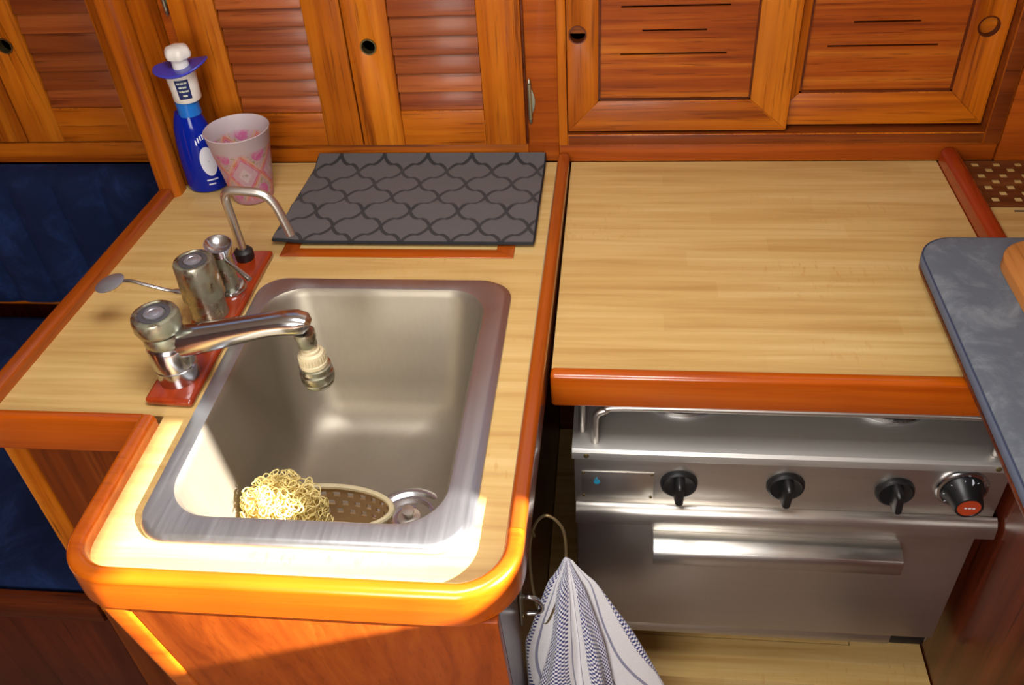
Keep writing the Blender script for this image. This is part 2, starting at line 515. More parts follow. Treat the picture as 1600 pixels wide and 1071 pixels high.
def towel_mat():
    m, nt, b = new_mat('check_towel')
    u, v, _ = xyz(nt, 'UV')
    band = (u * 1.0).fract()
    ck = 170.0
    a = (u * 13.0 * math.pi * 2).sin(); c = (v * 46.0 * math.pi * 2).sin()
    chk = (a * c).gt(0.0)
    inb = (band - 0.4).abs().lt(0.33)
    navy = chk * inb
    ln = ((band - 0.78).abs().lt(0.009)).max((band - 0.95).abs().lt(0.009))
    navy = navy.max(ln * 0.7)
    f = X(nt, noise(nt, coords(nt, (400, 400, 400)), 1.0, 2))
    white = mix(nt, f, S(206, 204, 208), S(228, 226, 228))
    nt.links.new(mix(nt, navy, white, S(46, 52, 112)), b.inputs['Base Color'])
    b.inputs['Roughness'].default_value = 0.95; b.inputs['Sheen Weight'].default_value = 0.2
    bump(nt, b, f, 0.4, 0.001)
    return m
towel_m = towel_mat()
loofah_m = simple('loofah_fibre', S(246, 226, 150), 0.6, 0, 0.3, 300)
loofah_core = simple('loofah_core', S(230, 194, 110), 0.8, 0, 0.6, 260)

# ------------------------------------------------------------------ the setting
WY = 1.43                                   # face of the galley cabinets
struct('floor', box(-2.2, 1.3, -1.0, 1.75, -0.96, -0.92), sole_m, 'dark wooden cabin sole below the galley', 'floor')
struct('wall_back', box(-2.2, 1.3, 1.72, 1.75, -0.92, 0.66), cabin_wall, 'wooden hull lining behind the lockers', 'wall')
struct('wall_left', box(-2.2, -2.17, -1.0, 1.72, -0.92, 1.03), cabin_wall, 'wooden bulkhead at the far end of the settee', 'wall')
struct('wall_right', plate(-1.0, 1.72, -0.92, 1.03, 1.27, 1.3, [(-0.55, 0.283, 0.747, 0.998)], 'x'), cabin_wall, 'wooden cabin side with a window the sun shines through', 'wall')
struct('wall_front', plate(-2.17, 1.27, -0.92, 1.03, -1.03, -1.0, [(-0.68, 0.08, 0.1, 1.0)], 'y'), cabin_wall, 'wooden bulkhead with the companionway opening', 'wall')
struct('ceiling', plate(-2.2, 1.3, -1.03, 1.47, 1.04, 1.07, [(-0.42, 0.1, 0.42, 0.9)], 'z'), headliner, 'cream headliner with an open deck hatch', 'ceiling')

struct('trim_2', [box(-2.17, 1.27, 1.44, 1.70, 0.645, 0.66)], teak_x, 'teak shelf along the top of the lockers', 'shelf')
cr = [box(-2.17, 1.27, 1.45, 1.47, 0.66, 0.70), box(-2.17, 1.27, 1.45, 1.47, 0.97, 1.04), box(-2.17, -1.35, 1.45, 1.47, 0.70, 0.97), box(-0.42, -0.2, 1.45, 1.47, 0.70, 0.97), box(0.75, 1.27, 1.45, 1.47, 0.70, 0.97)]
struct('wall_coachroof', cr, headliner, 'white cabin trunk side with long windows above the lockers', 'wall')

# ------------------------------------------------------------------ wall lockers
def stile(x0, x1, z0, z1, y0, y1, hole=None):
    hs = [circle(hole[0], hole[1], hole[2], 28)] if hole else []
    return prism([(x0, z0), (x1, z0), (x1, z1), (x0, z1)], y0, y1, 'y', hs)

def hole_ring(parent, x, z, r, y, mat, name='finger_hole_ring', depth=0.014):
    prof = [(r, -depth), (r, 0.0008), (r + 0.0022, 0.0008), (r + 0.0022, -depth)]
    g = xf(lathe(prof, (0, 0, 0), 28, False, False), place((x, y, z), (90, 0, 0)))
    return mk(name, g, mat, parent)

def louver_door(cab, x0, x1, z0, z1, sx0, sx1, sz0, sz1, y, pitch, hole=None, label=None):
    """frame door with real slats; y is the face, the door is 18 mm thick"""
    t = 0.018
    geos = [(stile(x0, sx0, z0, z1, y, y + t, hole if hole and hole[0] < sx0 else None), teak_z),
            (stile(sx1, x1, z0, z1, y, y + t, hole if hole and hole[0] > sx1 else None), teak_z),
            (box(sx0, sx1, y + 0.0006, y + t, z0, sz0), teak_x),
            (box(sx0, sx1, y + 0.0006, y + t, sz1, z1), teak_x)]
    d = mk('door', geos, None, cab, bevel=0.0016)
    if label: d['label'] = label
    n = int(round((sz1 - sz0) / pitch)); p = (sz1 - sz0) / n
    # slat profile in (y, z): leans back towards its top, lower edge proud
    prof = [(y + 0.0015, sz0 + 0.0015), (y + 0.0075, sz0 - 0.0005), (y + 0.0165, sz0 + p * 1.12), (y + 0.0105, sz0 + p * 1.12)]
    first = mk('slat', prism(prof, sx0 + 0.0006, sx1 - 0.0006, 'x'), slat_wood, d, bevel=0.0014)
    for k in range(1, n - 0): copy_at(first, 0, 0, k * p)
    if hole: hole_ring(d, hole[0], hole[1], hole[2] - 0.0022, y, brass_old if hole[3] else dark_void)
    return d

def hinge(parent, x, z0, z1, y):
    g = [tube([(x, y - 0.004, z0), (x, y - 0.004, z1)], 0.0035, 10),
         xf(lathe([(0.0005, 0), (0.003, 0.002), (0.0022, 0.006), (0.001, 0.009)], (0, 0, 0), 10), place((x, y - 0.004, z1))),
         xf(lathe([(0.0005, 0), (0.003, 0.002), (0.0022, 0.006), (0.001, 0.009)], (0, 0, 0), 10), place((x, y - 0.004, z0), (180, 0, 0))),
         prism([(x + (0.0085 * math.sin(math.pi * k / 12) if k <= 12 else -0.003 * math.sin(math.pi * (k - 12) / 12)), z0 + 0.002 + (z1 - z0 - 0.004) * (k / 12 if k <= 12 else (24 - k) / 12)) for k in range(24)], y - 0.003, y, 'y')]
    h = mk('hinge', g, hinge_m, parent); h['label'] = 'small silvery barrel hinge'
    return h

# galley locker with two louvred doors
cabA = thing('louvred_locker', 'teak wall locker with two louvred doors above the sink counter', 'cabinet', (-0.43, 1.5, 0.0))
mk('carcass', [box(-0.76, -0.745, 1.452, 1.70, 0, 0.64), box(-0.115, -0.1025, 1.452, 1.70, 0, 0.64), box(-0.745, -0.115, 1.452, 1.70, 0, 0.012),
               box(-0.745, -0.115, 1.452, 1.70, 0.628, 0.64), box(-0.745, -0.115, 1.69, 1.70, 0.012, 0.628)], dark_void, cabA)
mk('face_frame', [(box(-0.758, -0.738, WY + 0.002, 1.452, 0.0, 0.64), redwood_x), (box(-0.154, -0.1, WY + 0.002, 1.452, 0.0, 0.64), redwood_x),
                  (box(-0.738, -0.154, WY + 0.001, 1.452, 0.0, 0.036), teak_x), (box(-0.738, -0.154, WY + 0.001, 1.452, 0.62, 0.64), teak_x)], None, cabA, bevel=0.001)
louver_door(cabA, -0.7365, -0.4485, 0.0375, 0.618, -0.658, -0.5125, 0.0995, 0.555, WY - 0.008, 0.0311)
louver_door(cabA, -0.4465, -0.1565, 0.0375, 0.618, -0.3725, -0.227, 0.1025, 0.555, WY - 0.008, 0.0322, (-0.411, 0.217, 0.0135, True))
hinge(cabA, -0.1475, 0.083, 0.147, WY + 0.001)
hinge(cabA, -0.7435, 0.283, 0.347, WY + 0.001)
bd = mk('edge_bead', box(-0.1565, -0.1525, WY - 0.004, WY + 0.004, 0.037, 0.62), dark_x, cabA, bevel=0.001)

# galley locker with two sliding framed panels
cabB = thing('sliding_door_locker', 'teak wall locker with two framed sliding doors and vent slots', 'cabinet', (0.26, 1.5, 0.0))
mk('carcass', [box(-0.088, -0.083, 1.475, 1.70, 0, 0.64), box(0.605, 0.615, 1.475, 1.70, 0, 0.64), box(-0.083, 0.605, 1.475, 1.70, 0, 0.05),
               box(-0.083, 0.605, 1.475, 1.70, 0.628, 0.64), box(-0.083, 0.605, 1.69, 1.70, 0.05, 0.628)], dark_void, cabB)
mk('face_frame', [(box(-0.0995, -0.0845, WY - 0.006, 1.474, 0.034, 0.64), teak_z), (box(0.603, 0.63, WY - 0.006, 1.474, 0.034, 0.64), mould),
                  (box(-0.0995, 0.63, WY - 0.001, 1.474, 0.0, 0.034), redwood_x),
                  (box(-0.0845, 0.603, WY - 0.006, 1.474, 0.034, 0.0545), mould), (box(-0.0845, 0.603, WY - 0.002, 1.474, 0.62, 0.64), teak_x)], None, cabB, bevel=0.0016)
def slotted(x0, x1, z0, z1, y0, y1, slots):
    """a panel cut by horizontal slots, as one welded grid of cells"""
    xs = sorted({x0, x1} | {q for s in slots for q in s[:2]}); zs = sorted({z0, z1} | {q for s in slots for q in s[2:]})
    solid = {}
    for i in range(len(xs) - 1):
        for j in range(len(zs) - 1):
            cx_, cz_ = (xs[i] + xs[i + 1]) / 2, (zs[j] + zs[j + 1]) / 2
            solid[i, j] = not any(a < cx_ < b and c < cz_ < d for a, b, c, d in slots)
    v = []; f = []; ids = {}
    def V(i, j, k):
        if (i, j, k) not in ids: ids[i, j, k] = len(v); v.append((xs[i], (y0, y1)[k], zs[j]))
        return ids[i, j, k]
    for (i, j), ok in solid.items():
        if not ok: continue
        f.append((V(i, j, 0), V(i + 1, j, 0), V(i + 1, j + 1, 0), V(i, j + 1, 0)))
        f.append((V(i, j, 1), V(i, j + 1, 1), V(i + 1, j + 1, 1), V(i + 1, j, 1)))
        for (di, dj, p, q) in ((-1, 0, (i, j), (i, j + 1)), (1, 0, (i + 1, j), (i + 1, j + 1)), (0, -1, (i, j), (i + 1, j)), (0, 1, (i, j + 1), (i + 1, j + 1))):
            if not solid.get((i + di, j + dj), False): f.append((V(*p, 0), V(*q, 0), V(*q, 1), V(*p, 1)))
    return v, f
def framed_door(x0, x1, z0, z1, px0, px1, pz0, pz1, y, hole, slots):
    t = 0.016
    L = prism([(x0, z0), (px0, pz0), (px0, pz1), (x0, z1)], y, y + t, 'y', [circle(hole[0], hole[1], hole[2], 28)] if hole[0] < px0 else [])
    Rr = prism([(x1, z0), (x1, z1), (px1, pz1), (px1, pz0)], y, y + t, 'y', [circle(hole[0], hole[1], hole[2], 28)] if hole[0] > px1 else [])
    Bt = prism([(x0, z0), (x1, z0), (px1, pz0), (px0, pz0)], y, y + t, 'y')
    Tp = prism([(x0, z1), (px0, pz1), (px1, pz1), (x1, z1)], y, y + t, 'y')
    d = mk('door', [(L, teak_z), (Rr, teak_z), (Bt, teak_x), (Tp, teak_x)], None, cabB, bevel=0.0012)
    mk('panel', slotted(px0 - 0.004, px1 + 0.004, pz0 - 0.004, pz1 + 0.004, y + 0.006, y + 0.011, slots), panel_x, d)
    mk('panel_bead', [box(px0, px1, y + 0.001, y + 0.006, pz0, pz0 + 0.003), box(px0, px0 + 0.003, y + 0.001, y + 0.006, pz0, pz1), box(px1 - 0.003, px1, y + 0.001, y + 0.006, pz0, pz1)], dark_x, d)
    return d
def slotset(xc, z):
    out = []
    for k in range(3):
        zz = z + k * 0.16
        out += [(xc - 0.085, xc + 0.085, zz - 0.0016, zz + 0.0016), (xc - 0.051, xc + 0.051, zz + 0.037, zz + 0.0402), (xc - 0.085, xc + 0.085, zz + 0.0755, zz + 0.0787)]
    return out
dB = framed_door(-0.0835, 0.283, 0.0585, 0.62, -0.032, 0.219, 0.1135, 0.565, WY - 0.001, (-0.0655, 0.228, 0.0145), slotset(0.0885, 0.192))
hole_ring(dB, -0.0655, 0.228, 0.0125, WY - 0.001, dark_x)
mk('finger_pull', box(-0.079, -0.052, WY + 0.011, WY + 0.014, 0.226, 0.243), teak_x, dB)
dB2 = framed_door(0.245, 0.6015, 0.0585, 0.62, 0.3, 0.542, 0.1155, 0.565, WY + 0.018, (0.571, 0.222, 0.0165), slotset(0.419, 0.192))
hole_ring(dB2, 0.571, 0.222, 0.0143, WY + 0.018, dark_x)
mk('finger_pull', xf(lathe([(0.0142, 0), (0.0142, 0.004), (0.001, 0.0042)], (0, 0, 0), 24), place((0.571, WY + 0.031, 0.222), (90, 0, 0))), teak_x, dB2)

# end panel right of the sliding locker
struct('trim_1', box(0.632, 1.26, WY - 0.004, 1.47, 0.0, 0.64), redwood_x, 'red veneer panel right of the sliding door locker', 'panel', bevel=0.001)

# saloon locker above the settee
SY = 1.52
cabC = thing('louvred_locker', 'louvred teak locker above the navy settee left of the post', 'cabinet', (-1.3, 1.58, -0.045))
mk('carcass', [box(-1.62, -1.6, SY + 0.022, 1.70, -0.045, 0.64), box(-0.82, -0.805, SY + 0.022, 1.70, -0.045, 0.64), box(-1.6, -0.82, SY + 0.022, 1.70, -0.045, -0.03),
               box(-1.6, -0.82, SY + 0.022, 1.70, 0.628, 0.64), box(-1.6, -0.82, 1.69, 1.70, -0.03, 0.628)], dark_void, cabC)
mk('face_frame', [(box(-0.872, -0.805, SY + 0.004, SY + 0.022, -0.002, 0.64), teak_z), (box(-1.62, -1.42, SY + 0.004, SY + 0.022, -0.002, 0.64), teak_z),
                  (box(-1.62, -0.805, SY - 0.004, SY + 0.022, -0.045, -0.002), teak_x), (box(-1.42, -0.872, SY + 0.004, SY + 0.022, 0.6, 0.64), teak_x)], None, cabC, bevel=0.0012)
louver_door(cabC, -1.153, -0.874, 0.002, 0.598, -1.078, -0.9335, 0.072, 0.535, SY - 0.008, 0.0355, (-1.118, 0.195, 0.0145, True))
louver_door(cabC, -1.42, -1.155, 0.002, 0.598, -1.365, -1.23, 0.072, 0.535, SY - 0.008, 0.0355)

# partition and post at the left end of the galley
post = thing('corner_post', 'rounded teak post at the left back corner of the counter', 'post', (-0.775, 1.33, 0.0))
mk('post', prism(rrect(-0.797, -0.758, 1.305, 1.345, 0.012, 5), 0.0, 1.035, 'z'), teak_z, post)
mk('partition', box(-0.797, -0.7605, 1.346, 1.515, 0.0, 1.035), teak_z, post, bevel=0.001)

# ------------------------------------------------------------------ settee
seat_base = thing('settee_base', 'dark wooden settee base below the navy seat cushion', 'settee', (-1.35, 1.1, -0.92))
mk('front_board', box(-2.15, -0.84, 0.79, 0.81, -0.92, -0.515), dark_z, seat_base, bevel=0.002)
mk('top_rail', box(-2.15, -0.84, 0.783, 0.81, -0.514, -0.468), dark_x, seat_base, bevel=0.004)
mk('seat_board', box(-2.15, -0.84, 0.812, 1.60, -0.535, -0.515), dark_x, seat_base)
mk('back_rail', box(-2.15, -0.84, 1.545, 1.56, -0.43, -0.386), teak_x, seat_base, bevel=0.002)

def seat_cushion():
    rings = []
    for k, (ins, z) in enumerate(((0.012, -0.5145), (0.002, -0.506), (0.0, -0.49), (0.004, -0.468), (0.014, -0.455), (0.03, -0.45), (0.1, -0.4475))):
        rings.append([(x, y, z) for x, y in rrect(-2.1 + ins, -0.842 - ins, 0.815 + ins, 1.54 - ins, 0.03, 4)])
    return loft(rings, True, True)
tag(mk('seat_cushion', seat_cushion(), blue_velvet), 'navy velvet seat cushion of the settee', 'cushion')

def back_cushion():
    x0, x1 = -2.1, -0.812; nx, nz = 130, 16; v = []; f = []
    seams = 0.098
    for j in range(nz + 1):
        t = j / nz
        z = -0.383 + t * (0.383 - 0.047)
        ed = min(t, 1 - t) * (0.336); e = max(0.0, 1 - ed / 0.03)
        for i in range(nx + 1):
            x = x0 + (x1 - x0) * i / nx
            ph = ((x - x1) / seams) % 1.0
            ch = 0.016 * (1 - abs(2 * ph - 1) ** 5)
            ex = max(0.0, 1 - min(x - x0, x1 - x) / 0.03)
            y = 1.475 - 0.012 * t - ch * (1 - e) + 0.022 * e * e + 0.02 * ex * ex
            v.append((x, y, z))
    w = nx + 1
    for j in range(nz):
        for i in range(nx): f.append((j * w + i, j * w + i + 1, (j + 1) * w + i + 1, (j + 1) * w + i))
    b0 = len(v)
    edge = [i for i in range(w)] + [j * w + nx for j in range(1, nz + 1)] + [nz * w + i for i in range(nx - 1, -1, -1)] + [j * w for j in range(nz - 1, 0, -1)]
    for k in edge: v.append((v[k][0], 1.543 if v[k][2] < -0.06 else 1.513, v[k][2]))
    m = len(edge)
    for k in range(m): f.append((edge[k], edge[(k + 1) % m], b0 + (k + 1) % m, b0 + k))
    f.append(tuple(range(b0, b0 + m)))
    return v, f
tag(mk('back_cushion', back_cushion(), blue_velvet), 'navy velvet backrest cushion with vertical channels below the locker', 'cushion')

# ------------------------------------------------------------------ sink counter
def fid_prof(w, zb, zt, r=0.007):
    h = w / 2
    pts = [(-h, zb), (h, zb)]
    for a in range(0, 91, 18): pts.append((h - r + r * math.cos(math.radians(a)), zt - r + r * math.sin(math.radians(a))))
    for a in range(90, 181, 18): pts.append((-h + r + r * math.cos(math.radians(a)), zt - r + r * math.sin(math.radians(a))))
    return pts

base = thing('sink_base_cabinet', 'teak base cabinet under the sink counter', 'cabinet', (-0.33, 0.9, -0.92))
tilt = 0.145
fp = [(0.516, -0.033), (0.529, -0.033), (0.529 + tilt, -0.915), (0.516 + tilt, -0.915)]
mk('front_panel', prism(fp, -0.517, -0.112, 'x'), front_z, base, bevel=0.001)
ct = [(0.513, -0.033), (0.535, -0.033), (0.535 + tilt, -0.915), (0.513 + tilt, -0.915)]
mk('corner_trim', prism(ct, -0.549, -0.5175, 'x'), fid_x, base, bevel=0.006, seg=3)
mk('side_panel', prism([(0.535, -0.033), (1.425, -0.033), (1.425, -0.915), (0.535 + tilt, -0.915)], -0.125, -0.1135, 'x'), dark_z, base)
mk('bay_side_panel', prism([(0.536, -0.033), (0.775, -0.033), (0.775, -0.915), (0.536 + tilt, -0.915)], -0.542, -0.531, 'x'), dark_z, base)
mk('recess_panel', [box(-0.79, -0.532, 0.776, 0.788, -0.915, -0.06), box(-0.824, -0.79, 0.776, 0.788, -0.915, -0.4655)], recess_z, base)
mk('corner_trim', box(-0.824, -0.7905, 0.772, 0.80, -0.465, -0.06), teak_z, base, bevel=0.005, seg=3)
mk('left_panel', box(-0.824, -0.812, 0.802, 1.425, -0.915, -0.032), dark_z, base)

sk_out = rrect(-0.528, -0.146, 0.573, 1.063, 0.042, 8)
cut = rrect(-0.514, -0.162, 0.590, 1.05, 0.045, 8)
outline = ([(-0.1025, 1.428), (-0.79, 1.428), (-0.79, 1.32), (-0.808, 0.768), (-0.5665, 0.768)] +
           arc(-0.526, 0.5705, 0.0405, 180, 270, 8) + arc(-0.1595, 0.581, 0.0495, 270, 360, 8))
ctrA = thing('sink_counter', 'maple butcher block patterned counter holding the sink', 'countertop', (-0.45, 1.0, -0.03))
mk('worktop', prism(outline, -0.03, 0.0, 'z', [cut]), maple_x, ctrA)
# bay fiddle: from the recess round the front to the back bulkhead
bay = [(-0.577, 0.752), (-0.577, 0.66), (-0.577, 0.57)] + arc(-0.526, 0.571, 0.051, 180, 270, 10)[1:] + [(-0.45, 0.52), (-0.3, 0.52), (-0.2, 0.52)] + arc(-0.1595, 0.581, 0.061, 270, 360, 12)[1:] + [(-0.098, 0.7), (-0.092, 0.85)]
mk('front_fiddle', sweep(bay[:-2] + [(-0.0985, 0.60)], fid_prof(0.021, -0.032, 0.019, 0.008)), fid_x, ctrA)
mk('side_fiddle', sweep([(-0.0985, 0.6005), (-0.0965, 0.8), (-0.0935, 1.1), (-0.0915, 1.423)], fid_prof(0.021, -0.032, 0.019, 0.008)), fid_y, ctrA)
mk('left_fiddle', sweep([(-0.7805, 1.304), (-0.802, 0.95), (-0.8125, 0.766)], fid_prof(0.024, -0.045, 0.018)), fid_y, ctrA)
mk('recess_trim', box(-0.828, -0.59, 0.7535, 0.768, -0.056, 0.006), fid_x, ctrA, bevel=0.004, seg=3)
mk('sealant_line', [prism([(-0.1105, 0.6), (-0.1088, 0.6), (-0.102, 1.42), (-0.104, 1.42)], 0.0, 0.0012)], grout, ctrA)
# hatch frame let into the counter below the drying mat
hf = thing('hatch_frame', 'teak mitred frame of a counter hatch under the drying mat', 'trim', (-0.34, 1.27, 0.0))
for pts in ([(-0.523, 1.126), (-0.153, 1.126), (-0.181, 1.148), (-0.497, 1.148)], [(-0.523, 1.126), (-0.497, 1.148), (-0.497, 1.384), (-0.523, 1.41)],
            [(-0.153, 1.126), (-0.153, 1.41), (-0.181, 1.384), (-0.181, 1.148)], [(-0.523, 1.41), (-0.497, 1.384), (-0.181, 1.384), (-0.153, 1.41)]):
    mk('frame_strip', prism(pts, 0.0002, 0.002, 'z'), fid_x if abs(pts[0][0] - pts[1][0]) > 0.2 else fid_y, hf, bevel=0.0006)

# ------------------------------------------------------------------ sink
sink = thing('sink', 'stainless steel drop-in galley sink set in the counter', 'sink', (-0.34, 0.82, 0.0))
def ring(x0, x1, y0, y1, r, z, n=10): return [(x, y, z) for x, y in rrect(x0, x1, y0, y1, r, n)]
ox = (-0.528, -0.146, 0.573, 1.063)
rim = [ring(*ox, 0.042, 0.0005), ring(-0.5275, -0.1465, 0.5735, 1.0625, 0.0415, 0.003), ring(-0.525, -0.154, 0.578, 1.060, 0.040, 0.007),
       ring(-0.521, -0.157, 0.582, 1.056, 0.040, 0.0075), ring(-0.510, -0.176, 0.603, 1.042, 0.054, 0.0068), ring(-0.505, -0.181, 0.608, 1.037, 0.056, 0.0056)]
mk('rim', loft(rim), sink_rim_m, sink)
bowl = [ring(-0.505, -0.181, 0.608, 1.037, 0.056, 0.0056), ring(-0.502, -0.184, 0.611, 1.034, 0.055, 0.002), ring(-0.5005, -0.1855, 0.6125, 1.0315, 0.055, -0.006),
        ring(-0.494, -0.192, 0.620, 1.014, 0.058, -0.07), ring(-0.486, -0.199, 0.629, 0.994, 0.062, -0.135), ring(-0.479, -0.206, 0.637, 0.981, 0.064, -0.165),
        ring(-0.470, -0.215, 0.646, 0.970, 0.064, -0.183), ring(-0.456, -0.229, 0.660, 0.955, 0.064, -0.196), ring(-0.436, -0.249, 0.680, 0.934, 0.06, -0.203), ring(-0.40, -0.285, 0.74, 0.88, 0.05, -0.206)]
mk('bowl', loft(bowl, False, True), sink_bowl_m, sink)
dc = (-0.278, 0.785, -0.2055)
dr = mk('drain', lathe([(0.054, 0.0), (0.0535, 0.003), (0.049, 0.0045), (0.045, 0.003), (0.040, 0.0008), (0.037, 0.0035), (0.033, 0.0035), (0.028, 0.0006), (0.02, 0.0006)], dc, 36, False, True), chrome, sink)
mk('strainer_knob', lathe([(0.016, 0.0), (0.016, 0.003), (0.006, 0.005), (0.006, 0.013), (0.009, 0.014), (0.009, 0.017), (0.001, 0.018)], (dc[0], dc[1], dc[2] + 0.0012), 20), steel, dr)

# perforated sponge holder standing in the sink
hold = thing('sponge_holder', 'beige perforated plastic holder standing in the sink bowl', 'sponge holder', (-0.375, 0.742, -0.2055))
def holder():
    n = 56; rows = [0.0, 0.010, 0.018, 0.026, 0.034, 0.042, 0.050, 0.058, 0.066]
    v = []; f = []
    def rad(z): return 1.0 + z * 2.2
    for (off) in (0.0, -0.0028):
        for z in rows:
            for i in range(n):
                a = 2 * math.pi * i / n
                v.append((-0.375 + (0.080 * rad(z) + off) * math.cos(a), 0.742 + (0.034 * rad(z) + off) * math.sin(a), -0.2035 + z))
    m = len(rows) * n
    for k in range(len(rows) - 1):
        for i in range(n):
            j = (i + 1) % n
            holeq = k in (2, 4, 6) and i % 2 == (k // 2) % 2
            a, b, c, d = k * n + i, k * n + j, (k + 1) * n + j, (k + 1) * n + i
            if not holeq:
                f.append((a, b, c, d)); f.append((a + m, d + m, c + m, b + m))
            else:
                for p, q in ((a, b), (b, c), (c, d), (d, a)): f.append((p, q, q + m, p + m))
    t = (len(rows) - 1) * n
    for i in range(n):
        j = (i + 1) % n; f.append((t + i, t + j, t + j + m, t + i + m))
    f.append(tuple(range(n)))
    return v, f
mk('basket', holder(), beige_plastic, hold)
rz = -0.2035 + 0.066; rk = 1.0 + 0.066 * 2.2
rimp = [(-0.375 + (0.080 * rk - 0.001) * math.cos(2 * math.pi * i / 48), 0.742 + (0.034 * rk - 0.001) * math.sin(2 * math.pi * i / 48), rz) for i in range(48)]
mk('rim_bead', tube(rimp, 0.004, 8, True), cream_plastic, hold)

# curly loofah scrubber in the holder
random.seed(5)
lf = thing('loofah_scrubber', 'yellow curly loofah scrubber heaped in the beige holder', 'scrubber', (-0.430, 0.738, -0.2))
LC = Vector((-0.430, 0.738, -0.148))
def blob():
    n, m = 28, 18; rings = []
    for j in range(1, m):
        t = math.pi * j / m; rr = []
        for i in range(n):
            a = 2 * math.pi * i / n
            k = 1 + 0.10 * math.sin(5 * a + 3 * t) + 0.07 * math.sin(9 * a - 4 * t) + random.uniform(-0.03, 0.03)
            rr.append((LC.x + 0.050 * k * math.sin(t) * math.cos(a), LC.y + 0.029 * k * math.sin(t) * math.sin(a), LC.z + 0.048 * k * math.cos(t)))
        rings.append(rr)
    return loft(rings, True, True)
mk('core', blob(), loofah_core, lf)
def curls():
    V, F = [], []
    for q in range(420):
        t = math.acos(random.uniform(-0.35, 1)); a = random.uniform(0, 2 * math.pi)
        d = Vector((math.sin(t) * math.cos(a), math.sin(t) * math.sin(a), math.cos(t)))
        p = LC + Vector((d.x * 0.051, d.y * 0.030, d.z * 0.049))
        n1 = d.orthogonal().normalized(); n2 = d.cross(n1)
        ph = random.uniform(0, 6.28); rr = random.uniform(0.0035, 0.0075); lift = random.uniform(0.0, 0.012) * (1.6 if d.z > 0.6 else 1.0)
        turn = random.uniform(0.8, 1.5); drift = Vector((random.uniform(-1, 1), random.uniform(-1, 1), random.uniform(-.4, 1))) * 0.007
        pts = []
        for k in range(12):
            s = k / 11; w = ph + 6.283 * turn * s
            pts.append(p + (n1 * math.cos(w) + n2 * math.sin(w)) * rr + d * (lift * math.sin(math.pi * s)) + drift * s)
        g = tube(pts, 0.0009, 4, False, True)
        b0 = len(V); V += g[0]; F += [tuple(i + b0 for i in f) for f in g[1]]
    return V, F
cu = mk('curls', curls(), loofah_m, lf); cu['kind'] = 'stuff'

# ------------------------------------------------------------------ taps on a teak board
tag(mk('tap_board', prism([(-0.598, 0.786), (-0.533, 0.783), (-0.5315, 1.128), (-0.596, 1.128)], 0.0003, 0.0125, 'z'), red_y, bevel=0.005, seg=3), 'reddish varnished teak board carrying the three taps', 'board')
BZ = 0.0127
def insert_rings(parent, x, y, z, k):
    mk('cap_ring', lathe([(0.0203 * k, -0.001), (0.0203 * k, 0.001), (0.0175 * k, 0.0018), (0.0145 * k, 0.0012), (0.0128 * k, -0.001)], (x, y, z), 36, False, False), cap_dark, parent)
    mk('cap_button', lathe([(0.0127 * k, -0.001), (0.0125 * k, 0.0016), (0.0085 * k, 0.0022), (0.0075 * k, 0.0014), (0.006 * k, 0.0022), (0.0005, 0.0024)], (x, y, z), 32), cap_grey, parent)
fx, fy = -0.566, 0.832
fau = thing('swivel_faucet', 'chrome swivel faucet with long spout reaching over the sink', 'faucet', (fx, fy, BZ))
mk('base_ring', lathe([(0.0275, 0), (0.0275, 0.022), (0.0262, 0.0232), (0.02, 0.0235)], (fx, fy, BZ), 40), chrome, fau)
mk('body', lathe([(0.0265, 0.0236), (0.0278, 0.025), (0.0278, 0.054), (0.026, 0.058), (0.0245, 0.060)], (fx, fy, BZ), 40), chrome, fau)
mk('collar', lathe([(0.0245, 0.0602), (0.0268, 0.063), (0.0268, 0.073), (0.025, 0.0775)], (fx, fy, BZ), 40), old_chrome, fau)
cap = mk('cap', lathe([(0.0245, 0.0778), (0.028, 0.080), (0.0302, 0.086), (0.03, 0.099), (0.0285, 0.1035), (0.0245, 0.105), (0.0235, 0.1035), (0.0205, 0.1035)], (fx - 0.003, fy, BZ), 40), old_chrome, fau)
insert_rings(cap, fx - 0.003, fy, BZ + 0.1036, 1.0)
# spout: a tapering flattened arm
def spout():
    PX = 0.008; P = [(-0.562, 0.0605, 0.018, 0.020), (-0.53, 0.0655, 0.0165, 0.0185), (-0.49, 0.074, 0.015, 0.0165), (-0.45, 0.083, 0.0145, 0.0145), (-0.415, 0.0905, 0.0142, 0.013), (-0.392, 0.094, 0.0148, 0.0135), (-0.374, 0.0945, 0.0148, 0.0135), (-0.363, 0.0925, 0.0125, 0.0115), (-0.3585, 0.0905, 0.007, 0.006)]
    P = [(x - 0.014 * min(1, (x + 0.562) / 0.18), z + 0.009, a_ * 1.08, b_ * 1.06) for x, z, a_, b_ in P]
    rings = []
    for i, (x, z, hw, hh) in enumerate(P):
        a = P[max(0, i - 1)]; b = P[min(len(P) - 1, i + 1)]
        t = Vector((b[0] - a[0], 0, b[1] - a[1])).normalized(); nz_ = Vector((-t.z, 0, t.x))
        yy = fy + (x + 0.562) * 0.02
        rr = []
        for k in range(20):
            w = 2 * math.pi * k / 20; c, s = math.cos(w), math.sin(w)
            e = 0.75
            cc = math.copysign(abs(c) ** e, c); ss = math.copysign(abs(s) ** e, s)
            rr.append((x + nz_.x * hh * ss, yy + hw * cc, z + nz_.z * hh * ss))
        rings.append(rr)
    return loft(rings, True, True)
mk('spout', spout(), chrome, fau)
ax, ay = -0.3825, fy + 0.004
mk('aerator_nut', lathe([(0.013, 0.089), (0.0138, 0.086), (0.0138, 0.080), (0.0125, 0.079), (0.0125, 0.068), (0.011, 0.066)], (ax, ay, 0), 28), old_chrome, fau)
